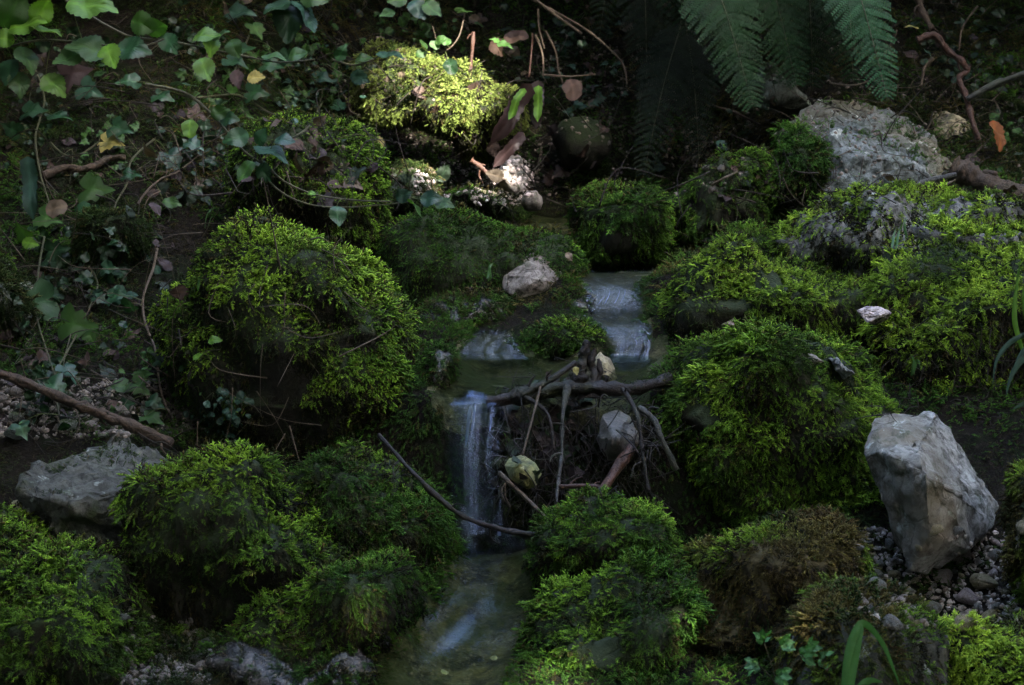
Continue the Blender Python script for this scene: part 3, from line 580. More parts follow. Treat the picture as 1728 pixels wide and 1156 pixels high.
V, Fc = hull_rock([(848, 785, 4.1), (858, 773, 4.12), (880, 768, 4.13), (905, 780, 4.12), (914, 800, 4.1), (905, 822, 4.07), (890, 828, 4.06), (862, 808, 4.06), (882, 790, 4.03), (875, 800, 4.25), (900, 800, 4.24)], amp=.004, seed=12)
bare('yellow_stone', V, Fc, 'submerged', 'yellowish faceted stone beside the waterfall, under the dam')
V, Fc = hull_rock([(1008, 740, 4.2), (1015, 700, 4.22), (1040, 690, 4.24), (1060, 705, 4.22), (1075, 740, 4.2), (1060, 775, 4.17), (1025, 780, 4.17), (1040, 740, 4.12), (1040, 740, 4.35)], amp=.005, seed=13)
bare('wet_stone', V, Fc, 'damstone', 'pale wet stone lodged in the back of the driftwood dam')
V, Fc = hull_rock([(998, 640, 4.5), (1000, 605, 4.52), (1012, 592, 4.54), (1030, 605, 4.53), (1045, 640, 4.5), (1020, 650, 4.45), (1015, 620, 4.44), (1020, 630, 4.6)], amp=.004, seed=14)
bare('small_stone', V, Fc, 'tan_stone', 'small pointed stone standing in the pool behind the stump')
V, Fc = hull_rock([(832, 318, 5.75), (840, 280, 5.8), (860, 258, 5.85), (880, 262, 5.85), (893, 290, 5.82), (895, 320, 5.75), (870, 328, 5.7), (850, 300, 5.68), (865, 300, 5.95)], amp=.005, seed=15)
bare('brown_stone', V, Fc, 'brown_stone', 'upright reddish-brown stone block under the hanging dark leaves')
V, Fc, _ = boulder_shape([(883, 340), (888, 328), (905, 325), (915, 338), (910, 352), (890, 350)], 5.7, .04, .008, 35, .5, 3)
bare('reddish_stone', V, Fc, 'brown_stone', 'small reddish stone at the foot of the upright brown block')
V, Fc, _ = boulder_shape([(800, 325), (812, 315), (840, 325), (848, 340), (825, 348), (805, 340)], 5.68, .04, .008, 36, .5, 3)
bare('ochre_stone', V, Fc, 'tan_stone', 'ochre stone between the sunlit pebbles and the brown block')
V, Fc, _ = boulder_shape([(935, 225), (965, 200), (1010, 210), (1030, 250), (1000, 290), (950, 285)], 6.2, .12, .02, 37, .4, 4)
bare('shaded_rock', V, Fc, 'mossrock', 'rounded rock deep in shade right of the hanging dark leaves')
V, Fc, _ = boulder_shape([(1260, 140), (1290, 115), (1330, 130), (1375, 165), (1380, 190), (1330, 195), (1270, 180)], 6.1, .12, .02, 38, .5, 4)
bare('slanted_rock', V, Fc, 'green_grey', 'slanted grey rock behind the tips of the fern fronds')
for i, (ol, dd, lb) in enumerate([
    ([(1370, 575), (1310, 566), (1290, 585), (1320, 605), (1380, 612), (1400, 590)], 4.2, 'dark flat rock patch breaking through the moss on top of the right boulder'),
    ([(1395, 580), (1420, 583), (1450, 612), (1430, 625), (1405, 610)], 4.2, 'pale ridge stone on the crest of the right boulder'),
]):
    V, Fc, _ = boulder_shape(ol, dd, .06, .008, 50+i, .6, 4); V = V-np.array([0, -.03, .03]); bare('crest_stone', V, Fc, 'limestone', lb)
for i, (px, py, r, dd, mt, lb) in enumerate([
    (1238, 512, 26, 4.6, 'pinkstone', 'pinkish stone chip on the left end of the crusted mossy rock'), (1478, 508, 24, 4.52, 'pinkstone', 'pinkish stone chip above the dark peaty underside'),
    (1580, 412, 32, 4.76, 'green_grey', 'grey knob on the flat mossy ledge, nearer than its bare crest'), (1700, 452, 36, 4.72, 'limestone', 'grey stone at the outer end of the flat mossy ledge'),
    (1270, 430, 36, 4.95, 'pinkstone', 'long pinkish stone lying on the dark low ledge'), (1135, 492, 20, 4.9, 'brown_stone', 'reddish stone end poking out beside the upper cascade')]):
    V, Fc = ICO[5]; rs = np.random.default_rng(60+i); sx = np.array([1.15, 1.1, .5])*r/F*dd
    D = rs.normal(size=(11, 3)); D /= np.linalg.norm(D, axis=1)[:, None]; hh = rs.uniform(.6, 1., 11); q = (hh[None]/np.maximum(V@D.T, 1e-3)).min(1); q = np.clip(q, .4, 1.3)
    ax = V*q[:, None]*(1+.10*fbm(V*1.5+i*9, 1.5, 4, i)+.05*fbm(V, 7, 3, i))[:, None]*sx; ax = ax + Wp(px, py, dd) + np.array([0, 0, -.03]); bare('embedded_stone', ax, Fc, mt, lb)

for i, (ol, dd, mt, lb) in enumerate([
    ([(790, 985), (830, 950), (890, 955), (905, 1000), (860, 1020), (800, 1015)], 4.06, 'submerged', 'pale greenish stone under water just below the waterfall'),
    ([(750, 1050), (790, 1020), (850, 1035), (860, 1075), (800, 1095)], 3.90, 'submerged', 'olive stone under the middle of the lower stream'),
    ([(790, 1100), (840, 1075), (880, 1100), (875, 1150), (810, 1150)], 3.77, 'submerged', 'pale stone under water at the right side of the lower stream'),
    ([(660, 1120), (700, 1090), (760, 1105), (770, 1150), (690, 1165)], 3.74, 'submerged', 'olive stone under water at the left side of the lower stream'),
    ([(730, 990), (770, 965), (800, 985), (790, 1020), (745, 1025)], 4.0, 'submerged', 'small olive stone under water at the left below the waterfall'),
    ([(850, 1020), (890, 1010), (905, 1050), (870, 1062)], 3.95, 'submerged', 'small pale stone under water below the rounded moss mound'),
    ([(700, 1060), (745, 1045), (765, 1075), (720, 1092)], 3.85, 'submerged', 'small rounded stone in the middle of the lower stream bend'),
    ([(760, 950), (800, 925), (850, 930), (845, 955), (790, 965)], 4.1, 'submerged', 'flat stone under water right below the foam of the waterfall'),
    ([(870, 640), (930, 620), (985, 632), (960, 650), (890, 652)], 4.48, 'submerged', 'flat grey stone under the still pool')]):
    V, Fc, _ = boulder_shape(ol, dd+.10, .07, .012, 70+i, .5, 4); V = V-np.array([0, 0, .030]); bare('submerged_stone', V, Fc, mt, lb)
# ------------------------------------------------------------------ ray placement
VV, FF = [], []; off = 0
for v, f in SOLIDS:
    if f.shape[1] == 4: f = np.concatenate([f[:, [0, 1, 2]], f[:, [0, 2, 3]]])
    VV.append(v); FF.append(f+off); off += len(v)
BVH = BVHTree.FromPolygons(np.concatenate(VV).tolist(), np.concatenate(FF).tolist(), all_triangles=True)
def hit(px, py):
    p = Wp(px, py, 1.); o = Vector((0, 0, CAMZ)); r = BVH.ray_cast(o, (Vector(p)-o).normalized())
    if r[0] is None: return np.array(Wp(px, py, 6.5)), np.array([0, -.5, .8]), 6.5
    return np.array(r[0]), np.array(r[1]), float(proj(np.array(r[0]))[2])
def drop(x, y, z=3.):
    r = BVH.ray_cast(Vector((x, y, z)), Vector((0, 0, -1))); return (np.array(r[0]), np.array(r[1])) if r[0] else (np.array([x, y, 0]), np.array([0, 0, 1.]))

# ------------------------------------------------------------------ water
water('stream_water', LOWER, M['stream'], 'clear water sliding over stones below the waterfall', wav=.0035)
water('pool_water', POOL, M['pool'], 'still pool held behind the driftwood dam', wav=.002, nu=120)
water('cascade_water', CASC_R, M['casc'], 'thin cascade running down from the upper pool', wav=.002)
water('cascade_water', CASC_L, M['casc'], 'thin cascade spreading into the pool at the left', wav=.002)
water('upper_water', FAR, M['pool'], 'shallow upper stream below the bank', wav=.002)
FALL = [(764, 838, 661, 4.30, 0), (760, 838, 668, 4.262, .0), (755, 840, 690, 4.235, .9), (748, 846, 760, 4.215, .7), (748, 846, 840, 4.20, .45), (745, 862, 906, 4.185, .9)]
water('waterfall', FALL, M['fall'], 'narrow silky waterfall dropping over the lip of the pool', wav=.010, edge=.15)
water('waterfall_veil', [(a+8, b-14+(i*3), c, dd-.03, f*.8) for i, (a, b, c, dd, f) in enumerate(FALL[1:])], M['fall'], 'front veil of the narrow waterfall', wav=.012, edge=.3, seed=3)
water('waterfall_trickle', [(836, 850, 664, 4.28, .2), (838, 862, 690, 4.25, .7), (832, 858, 740, 4.235, .5), (828, 850, 800, 4.22, .1)], M['fall'], 'side trickle beside the narrow waterfall', wav=.008, edge=.4, nu=20, seed=5)

# ------------------------------------------------------------------ ground moss and litter (uncountable)
def dens_fn(seed, thr, zone=None):
    def f(ctr, nf):
        m = np.clip((fbm(ctr, 2.6, 4, seed)+thr)*3, 0, 1); pr = proj(ctr); vis = (pr[:, 0] > -60) & (pr[:, 0] < 1790) & (pr[:, 1] > -60) & (pr[:, 1] < 1220) & (pr[:, 2] > 0)
        m = m*vis
        if zone is not None: m = m*zone(pr)
        return m
    return f
TF3 = TF3_ALL = np.concatenate([TF[:, [0, 1, 2]], TF[:, [0, 2, 3]]]); dry = np.concatenate([mi, mi]) == 0; TF3 = TF3[dry]
# thin visible terrain only
pc = proj(TV[TF3].mean(1)); TF3 = TF3[(pc[:, 0] > -80) & (pc[:, 0] < 1810) & (pc[:, 1] > -80) & (pc[:, 1] < 1230) & (pc[:, 2] > 2)]
P, N = scatter_on(TV, TF3, 9000, dens_fn(21, .30), 3)
P0, N0 = scatter_on(TV, TF3, 9000, dens_fn(28, 1.0), 13)
o = build_fronds('soil_moss', P0, N0, None, None, .022, 'long', 'peat', 77, droop=.7, yellow=('dull', -.25)); tag(o, 'sparse dark peaty moss covering the soil', 'moss', kind='stuff')
o = build_fronds('ground_moss', P, N, None, None, .030, 'feather', 'dull', 71, yellow=('deep', .0)); tag(o, 'dull green moss growing over the soil of the banks', 'moss', kind='stuff')
P, N = scatter_on(TV, TF3, 5200, dens_fn(33, .25, lambda p: (p[:, 1] < 520)*1.), 4)
o = build_fronds('bank_moss', P, N, None, None, .045, 'long', 'dull', 72, yellow=('brown', .1), droop=1.2); tag(o, 'hanging brownish moss strands on the upper bank', 'moss', kind='stuff')

def blob_mesh(V, Fc, P, N, sizes, seed, flat=.6):
    rs = np.random.default_rng(seed); n = len(P); A = rs.normal(size=(n, 3, 3)); Q = np.array([np.linalg.qr(a)[0] for a in A]); sc = np.stack([rs.uniform(.7, 1.3, n), rs.uniform(.6, 1., n), rs.uniform(.4, .8, n)], 1)*sizes[:, None]
    v = np.einsum('nvi,nij->nvj', V[None]*sc[:, None, :], Q) + P[:, None, :]
    f = (Fc[None]+(np.arange(n)*len(V))[:, None, None]).reshape(-1, 3); return v.reshape(-1, 3), f
# fine gravel as stuff
GR = []
mc = np.zeros(len(TF3_ALL)); cc_ = TV[TF3_ALL].mean(1)
for rows, lo_, hi_ in ((LOWER[:-1], .022, .05), (POOL, .016, .05), (CASC_R[:-2], .018, .05), (CASC_L, .015, .04), (FAR, .02, .08)):
    a = np.array([Wp(r[0], r[2], r[3]) for r in rows]); b = np.array([Wp(r[1], r[2], r[3]) for r in rows]); o = np.argsort(a[:, 1])
    xl = np.interp(cc_[:, 1], a[o, 1], a[o, 0], left=99, right=99); xr = np.interp(cc_[:, 1], b[o, 1], b[o, 0], left=-99, right=-99)
    mc = np.maximum(mc, ((cc_[:, 0] > xl-hi_) & (cc_[:, 0] < xl+lo_)) | ((cc_[:, 0] < xr+hi_) & (cc_[:, 0] > xr-lo_)))
TS = TF3_ALL[mc > 0]; pq = proj(TV[TS].mean(1)); TS = TS[~((pq[:, 0] > 745) & (pq[:, 0] < 862) & (pq[:, 1] > 650) & (pq[:, 1] < 935))]
P, N = scatter_on(TV, TS, 16000, lambda c, nf: np.clip((fbm(c, 9, 3, 5)+.5)*3, 0, 1), 6)
o = build_fronds('streamside_moss', P, N, None, None, .026, 'feather', 'deep', 73, yellow=('dull', .0), droop=.8); tag(o, 'wet dark moss fringing the water edge', 'moss', kind='stuff')
def gravel(name, region, n, smin, smax, seed, label, cols, mat=None):
    rs = np.random.default_rng(seed); P = []; S = []
    for _ in range(n):
        px, py = rs.uniform(region[0], region[2]), rs.uniform(region[1], region[3]); p, nn, dd = hit(px, py)
        if nn[2] < .25: continue
        P.append(p+np.array([0, 0, -.001])); S.append(rs.uniform(smin, smax))
    if not P: return
    P = np.array(P); S = np.array(S); V, Fc = ICO[2]; V = V*(1+.22*fbm(V, 1.6, 2, seed))[:, None]; bv, bf = blob_mesh(V, Fc, P, None, S, seed)
    c = np.repeat(np.array(cols)[rs.integers(0, len(cols), len(P))]*rs.uniform(.6, 1.2, (len(P), 1)), len(V), 0)
    o = mesh(name, bv, bf, M['grit'], col=c); tag(o, label, 'gravel', kind='stuff')
t = NT('grit'); a = t.n('Attribute'); a.attribute_name = 'tint'; cg = t.mix(t.ramp(t.noise(t.co(rnd=False), 160, 4, .7), [(.35, .5), (.65, 0.)]), a.outputs['Color'], (.06, .05, .04)); t.l(cg, t.b.inputs['Base Color']); t.set(Roughness=.8)
t.l(t.bump(t.noise(t.co(rnd=False), 300, 4, .7), .6, .002), t.b.inputs['Normal']); M['grit'] = t.m
gravel('fine_gravel', (1440, 890, 1728, 1060), 1100, .003, .008, 1, 'fine pale gravel between the pebbles beside the angular stone', [(.30, .26, .22), (.22, .19, .16), (.36, .33, .30), (.16, .12, .09)])
gravel('sunlit_gravel', (700, 270, 900, 350), 700, .003, .009, 2, 'fine pinkish gravel in the patch of sunlight', [(.42, .35, .33), (.32, .26, .24), (.5, .45, .42)])
gravel('dark_gravel', (0, 640, 330, 738), 900, .003, .009, 3, 'brownish grit among the roots above the pointed slab', [(.10, .085, .07), (.16, .14, .11), (.07, .06, .05)])
gravel('shaded_gravel', (200, 1040, 360, 1156), 400, .003, .009, 4, 'shaded grit in the hollow between the mossy boulders', [(.06, .052, .044), (.10, .095, .085)])
gravel('bank_grit', (560, 60, 1728, 330), 2500, .003, .008, 5, 'crumbs of soil and stone on the dark upper bank', [(.05, .04, .03), (.09, .075, .06), (.14, .11, .09)])

# ------------------------------------------------------------------ individual pebbles
PEBM = []
for k in range(8):
    rs = np.random.default_rng(300+k); bm = bmesh.new()
    for _ in range(14):
        v = rs.normal(size=3); v /= np.linalg.norm(v); bm.verts.new(v*[1, .8, .6])
    bmesh.ops.convex_hull(bm, input=bm.verts[:]); bmesh.ops.bevel(bm, geom=bm.edges[:], offset=.07, segments=2, affect='EDGES'); bmesh.ops.triangulate(bm, faces=bm.faces[:])
    bmesh.ops.subdivide_edges(bm, edges=bm.edges[:], cuts=1)
    me = bpy.data.meshes.new('pebble'); bm.to_mesh(me); bm.free(); me.polygons.foreach_set('use_smooth', [True]*len(me.polygons)); PEBM.append(me)
PEBMATS = {}
def pebbles(region, n, smin, smax, labels, group, seed, name='pebble', mind=.8):
    rs = np.random.default_rng(seed); done = []
    for _ in range(n*6):
        if len(done) >= n: break
        px, py = rs.uniform(region[0], region[2]), rs.uniform(region[1], region[3])
        s = smin+(smax-smin)*rs.random()**2.2; p, nn, dd = hit(px, py)
        if nn[2] < .3 or any(np.linalg.norm(p-q) < (s+r)*mind for q, r in done): continue
        k = rs.integers(0, 8); mt, lb = labels[rs.integers(0, len(labels))]; key = (k, mt)
        if key not in PEBMATS: m2 = PEBM[k].copy(); m2.materials.clear(); m2.materials.append(M[mt]); PEBMATS[key] = m2
        o = bpy.data.objects.new(name, PEBMATS[key]); COL.objects.link(o); o.location = p+np.array([0, 0, s*.25]); o.scale = (s, s, s); o.rotation_euler = (rs.uniform(-.5, .5), rs.uniform(-.5, .5), rs.uniform(0, 6.3))
        tag(o, lb, 'pebble', group); done.append((p, s))
pebbles((1450, 890, 1728, 1060), 120, .011, .040, [('pinkstone', 'pale pinkish pebble in the gravel patch beside the angular grey stone'), ('limestone', 'grey pebble in the gravel patch beside the angular grey stone'), ('tan_stone', 'tan pebble in the gravel patch beside the angular grey stone')], 'pebbles in the gravel patch beside the angular stone', 1)
pebbles((715, 270, 880, 345), 55, .007, .020, [('pinkstone', 'pinkish pebble lying in the patch of sunlight'), ('limestone', 'grey pebble lying in the patch of sunlight')], 'pebbles lying in the sunlight', 2)
pebbles((0, 640, 330, 742), 40, .008, .03, [('green_grey', 'dull grey-green pebble on the bank above the pointed slab'), ('brown_stone', 'dull brown pebble on the bank above the pointed slab')], 'pebbles above the pointed slab', 3)
pebbles((200, 1030, 360, 1156), 26, .008, .028, [('slabrock', 'grey pebble in the shaded hollow between mossy boulders'), ('brown_stone', 'brownish pebble in the shaded hollow between mossy boulders')], 'pebbles in the shaded hollow', 4)
pebbles((840, 780, 1000, 900), 16, .01, .03, [('wetrock', 'dark wet stone in the driftwood dam'), ('green_grey', 'greenish wet stone in the driftwood dam')], 'stones in the driftwood dam', 5)
pebbles((1180, 200, 1330, 300), 20, .008, .02, [('pinkstone', 'pinkish pebble on the bank behind the mossy rocks'), ('brown_stone', 'brown pebble on the bank behind the mossy rocks')], 'pebbles behind the mossy rocks', 6)
pebbles((900, 330, 1728, 420), 14, .01, .022, [('green_grey', 'greenish pebble near the upper water')], 'pebbles near the upper water', 7)

#PART2
# ------------------------------------------------------------------ leaf canopy added out of frame, opened and shaped to set shade and sunbeam
def canopy():
    rs = np.random.default_rng(5); n = 26000; cen = np.array([.1, 4.8, .4])
    D = rs.normal(size=(n, 3)); D /= np.linalg.norm(D, axis=1)[:, None]; D[:, 2] = abs(D[:, 2])*1.0-.12; D /= np.linalg.norm(D, axis=1)[:, None]
    rad = rs.uniform(7.2, 9.2, n); P = cen + D*rad[:, None]
    ax = np.array(CAN_AXIS); ax = ax/np.linalg.norm(ax); ang = np.degrees(np.arccos(np.clip(D@ax, -1, 1)))
    edge = CAN_OPEN + 9*fbm(D, 3.5, 3, 4)
    keep = (ang > edge) | (rs.random(n) < CAN_IN)
    sd = np.array(SUN_DIR); T = Wp(735, 190, 6.05)
    r = P-T; t = r@sd; pd = np.linalg.norm(r-t[:, None]*sd, axis=1); T9 = Wp(790, 300, 5.75); r9 = P-T9; pd9 = np.linalg.norm(r9-(r9@sd)[:, None]*sd, axis=1); beam = (pd < .27+.07*fbm(P, 2, 2, 6)) | (pd9 < .15)  # gap shaped through the leaves so a sunbeam reaches shelf and pebbles
    keep &= ~((t > 0) & beam)
    # unseen leaf mass added to block the sun from the stream
    m = 9000; T2 = np.stack([rs.uniform(-1.7, 1.9, m), rs.uniform(3., 7.4, m), rs.uniform(0, 1.2, m)], 1) ; P2 = T2 + sd*rs.uniform(7.5, 9.5, m)[:, None]
    r = P2-T; t = r@sd; pd = np.linalg.norm(r-t[:, None]*sd, axis=1); r9 = P2-T9; pd9 = np.linalg.norm(r9-(r9@sd)[:, None]*sd, axis=1); k2 = ~((pd < .31+.13*fbm(P2*1., 2.5, 2, 6)) | (pd9 < .17)) 
    m = 6500; P3 = np.stack([rs.uniform(-2.6, 2.6, m), rs.uniform(5.6, 8.8, m), 1.5+1.6*rs.random(m)**1.3], 1); r = P3-T; t = r@sd; pd = np.linalg.norm(r-t[:, None]*sd, axis=1); P3 = P3[(pd > .25) & (fbm(P3, 1.6, 2, 3) > -.5)]  # unseen leaves added above the frame to darken the upper bank
    m = 1800; P4 = np.stack([rs.uniform(-2.6, -1.0, m), rs.uniform(3.4, 6.4, m), 1.5+.9*rs.random(m)], 1); r = P4-T; t = r@sd; pd = np.linalg.norm(r-t[:, None]*sd, axis=1); P4 = P4[(pd > .25) & (fbm(P4, 1.6, 2, 3) > -.3)]  # unseen leaves added to darken the left side
    P5 = np.concatenate([P3, P4]); P = np.concatenate([P[keep], P2[k2], P5]); n = len(P); S = np.concatenate([rs.uniform(.18, .34, keep.sum()), rs.uniform(.05, .11, k2.sum()), rs.uniform(.05, .11, len(P5))])
    A = rs.normal(size=(n, 3)); A /= np.linalg.norm(A, axis=1)[:, None]; B = np.cross(A, rs.normal(size=(n, 3))); B /= np.linalg.norm(B, axis=1)[:, None]
    q = np.array([(-1, 0), (-.3, .55), (.6, .45), (1.2, 0), (.6, -.45), (-.3, -.55)])
    v = P[:, None]+S[:, None, None]*(q[None, :, :1]*A[:, None]+q[None, :, 1:]*B[:, None]); f = np.array([[0, 1, 5], [1, 2, 4], [1, 4, 5], [2, 3, 4]])
    F2 = (f[None]+(np.arange(n)*6)[:, None, None]).reshape(-1, 3); c = np.repeat(np.array([[.035, .055, .018]])*rs.uniform(.6, 1.4, (n, 1)), 6, 0)
    tag(mesh('shade_canopy', v.reshape(-1, 3), F2, M['canopy'], col=c), 'unseen leafy canopy added and shaped to shade the stream', 'foliage', kind='stuff')
CAN_AXIS = (.05, .12, 1.0); CAN_OPEN = 34; CAN_IN = .06
M['canopy'] = foliage_mat('canopy_leaf', .12, .7, .1)
canopy()

# ------------------------------------------------------------------ tubes, leaves, fronds
def spline(P, n=8):
    P = [np.array(p, float) for p in P]
    if len(P) < 3: return [P[0]*(1-s)+P[-1]*s for s in np.linspace(0, 1, n+1)]
    out = []
    for i in range(len(P)-1):
        p0, p1, p2, p3 = P[max(i-1, 0)], P[i], P[i+1], P[min(i+2, len(P)-1)]
        for s in np.linspace(0, 1, n, endpoint=False): out.append(.5*((2*p1)+(-p0+p2)*s+(2*p0-5*p1+4*p2-p3)*s*s+(-p0+3*p1-3*p2+p3)*s**3))
    return out+[P[-1]]
def tube_geo(P, r0, r1=None, sides=7, n=8, wob=.12, seed=0, seg=True, off=0):
    r1 = r0*.6 if r1 is None else r1; S = np.array(spline(P, n)); L = len(S); V = []; ring = []
    u = np.array([.3, .2, .93]); rs = np.random.default_rng(seed)
    Tg = np.gradient(S, axis=0); Tg /= np.linalg.norm(Tg, axis=1)[:, None]+1e-9
    for i in range(L):
        t = Tg[i]; u = u-t*(u@t); u /= np.linalg.norm(u)+1e-9; w = np.cross(t, u); s = i/(L-1); r = r0+(r1-r0)*s; r *= 1+wob*vnoise(np.array([[i*.7, seed, 0.]]), 3)[0]
        for j in range(sides):
            a = 6.2832*j/sides; rr = r*(1+wob*.9*vnoise(np.array([[i*.45, j*1.3, seed]]), 7)[0]); V.append(S[i]+rr*(math.cos(a)*u+math.sin(a)*w))
    Fq = [(off+i*sides+j, off+i*sides+(j+1) % sides, off+(i+1)*sides+(j+1) % sides, off+(i+1)*sides+j) for i in range(L-1) for j in range(sides)]
    Fq += [tuple(off+j for j in range(sides))[::-1], tuple(off+(L-1)*sides+j for j in range(sides))]
    return V, Fq
def pts(L, lift=.01, d=None):
    """(px,py[,depth]) list to world; missing depth = just in front of what is there"""
    out = []
    for p in L:
        if len(p) > 2: out.append(Wp(*p))
        elif d is not None: out.append(Wp(p[0], p[1], d))
        else: h, nn, dd = hit(*p); out.append(Wp(p[0], p[1], dd-lift))
    return out
def tube(name, L, rpx, mat, label, cat, parent=None, d=None, lift=.01, r1=None, sides=8, knots=0, seed=None, group=None, n=8, wob=.24):
    P = pts(L, lift, d); dd = proj(P[0])[2]; seed = int(L[0][0]*7+L[0][1]) if seed is None else seed
    V, Fq = tube_geo(P, rpx/F*dd, None if r1 is None else r1/F*dd, sides, n, wob, seed)
    o = mesh(name, V, Fq, M[mat], org=V[0] if parent is None else parent[1], parent=None if parent is None else parent[0])
    if parent is None: tag(o, label, cat, group)
    rs = np.random.default_rng(seed+3); r0 = rpx/F*dd
    if rpx > 3 and parent is None:
        S = spline(P, 8)
        for k in range(rs.integers(1, 4)):
            i = rs.integers(1, len(S)-1); t = S[min(i+1, len(S)-1)]-S[i-1]; t /= np.linalg.norm(t); s = np.cross(t, -CF+rs.normal(size=3)*.4); s *= rs.choice([-1, 1])/np.linalg.norm(s); l = rs.uniform(.012, .045)
            V2, F2 = tube_geo([S[i], S[i]+(s+t*.4)*l*.6, S[i]+(s*.9+t*.9)*l], r0*.42, r0*.2, 6, 4, .3, k); mesh('broken_twig', V2, F2, M[mat], o, V[0])
    return o

def ol_ivy(rs):
    h = [(0, .05), (.10, -.10), (.26, -.14), (.42, -.02), (.56, .10), (.44, .24), (.33, .34), (.40, .50), (.30, .56), (.18, .62), (.10, .82), (0, 1.)]
    h = [(x*rs.uniform(.9, 1.1), y+rs.uniform(-.02, .02)) for x, y in h]; return h+[(-x*rs.uniform(.9, 1.1), y) for x, y in h[1:-1]][::-1]
def ol_ovate(rs, w=.36, ser=.03, n=14):
    h = []
    for i in range(n+1):
        t = i/n; x = w*math.sin(math.pi*min(1, t**.75))**.9+(ser if i % 2 else -ser)*(0 < i < n); h.append((max(x, 0.), t))
    return h+[(-x, y) for x, y in h[1:-1]][::-1]
def ol_round(rs): return [(.42*math.sin(a)*(1+.12*math.cos(5*a)), .5-.5*math.cos(a)) for a in np.linspace(0, 6.283, 17)[:-1]]
def ol_strap(rs, w=.12, n=14):
    h = [(w*min(1, (t+.05)*9, (1-t)*5)*(1+.12*math.sin(t*40)), t) for t in np.linspace(0, 1, n+1)]; h[0] = (0, 0); h[-1] = (0, 1)
    return h+[(-x, y) for x, y in h[1:-1]][::-1]
OLS = {'ivy': ol_ivy, 'ovate': ol_ovate, 'round': ol_round, 'strap': ol_strap, 'bramble': lambda rs: ol_ovate(rs, .40, .025, 18)}
LCOL = {'ivy': (.013, .042, .016), 'ivyblue': (.016, .042, .026), 'light': (.065, .150, .010), 'mid': (.024, .066, .010), 'dark': (.007, .022, .007), 'yellow': (.17, .15, .04), 'brown': (.040, .022, .014), 'tan': (.075, .056, .036), 'orange': (.11, .038, .009), 'purple': (.022, .013, .013), 'herb': (.040, .120, .028), 'strap': (.018, .048, .034), 'fern': (.007, .028, .007), 'fernlit': (.015, .050, .020)}  # fernlit: fern colour with the light on the frond put in
def leaf_geo(base, L, N, length, kind, col, rs, off=0, curl=.25, fold=.25, thick=True):
    o = np.array(OLS[kind](rs)); X = np.cross(L, N); c = np.array([0, .35]); V = []; C = []; cc = np.array(LCOL[col])*rs.uniform(.75, 1.3)
    rings = [1., .72, .38]
    for r in rings:
        for x, y in o:
            q = c+(np.array([x, y])-c)*r; V.append((q[0], q[1]))
    V.append(tuple(c)); V = np.array(V); wv = rs.uniform(-1, 1, 3)
    z = -curl*(V[:, 1]-.2)**2 + fold*abs(V[:, 0])*(.9) - .5*fold*V[:, 0]**2*2 + .05*np.sin(V[:, 1]*9+wv[0]*3+V[:, 0]*6*wv[1]) + wv[2]*.15*V[:, 0]*V[:, 1]
    W = base+length*(V[:, :1]*X+V[:, 1:]*L+z[:, None]*N); n = len(o); Fc = []
    for k in range(2):
        for j in range(n): a, b = k*n+j, k*n+(j+1) % n; Fc.append((off+a, off+b, off+b+n)); Fc.append((off+a, off+b+n, off+a+n))
    for j in range(n): Fc.append((off+2*n+j, off+2*n+(j+1) % n, off+3*n))
    # paler veins: along midrib
    C = np.tile(cc, (len(W), 1)); vein = np.exp(-(V[:, 0]/.03)**2)*.6; C = C*(1+vein[:, None]); C[:n] *= .85
    return W, Fc, C
def frame(ang, tilt=.35, face=.55, rs=None):
    """leaf axis at screen angle ANG (0 right, 90 up), leaning TILT toward the camera; blade normal between sky and camera"""
    a = R(ang); L = math.cos(a)*CX+math.sin(a)*CU*.8-CF*tilt; L /= np.linalg.norm(L); N = -CF*face+np.array([0, 0, 1.])*(1-face)
    if rs is not None: N = N+rs.normal(size=3)*.28
    N -= L*(N@L); N /= np.linalg.norm(N); return L, N
def leaf_obj(name, px, py, d, lpx, ang, kind, col, parent=None, mat=None, stem_from=None, label=None, cat='leaf', seed=0, tilt=.35, face=.55, curl=.25, group=None):
    """px,py = middle of the blade"""
    rs = np.random.default_rng(seed+int(px*13+py*7)); L, N = frame(ang, tilt, face, rs); ln = lpx*.88/F*d; C = Wp(px, py, d); base = C-L*ln*.45
    W, Fc, Cc = leaf_geo(base, L, N, ln, kind, col, rs, curl=curl)
    if stem_from is not None:
        S = np.array(stem_from); mid = (S+base)/2+np.array([0, 0, .12*np.linalg.norm(S-base)]); tv, tf = tube_geo([S, mid, base+L*ln*.08], .0011, .0008, 4, 4, off=len(W)); W = np.concatenate([W, tv]); Fc = list(Fc)+tf; Cc = np.concatenate([Cc, np.tile([.06, .08, .025], (len(tv), 1))])
    m = M[mat or ('deadleaf' if col in ('brown', 'tan', 'orange', 'purple', 'yellow') else 'softleaf' if col in ('light', 'mid') else 'leaf')]
    o = mesh(name, W, [tuple(f) for f in Fc], m, parent=None if parent is None else parent[0], org=base if parent is None else parent[1], col=Cc)
    if parent is None: tag(o, label, cat, group)
    return o
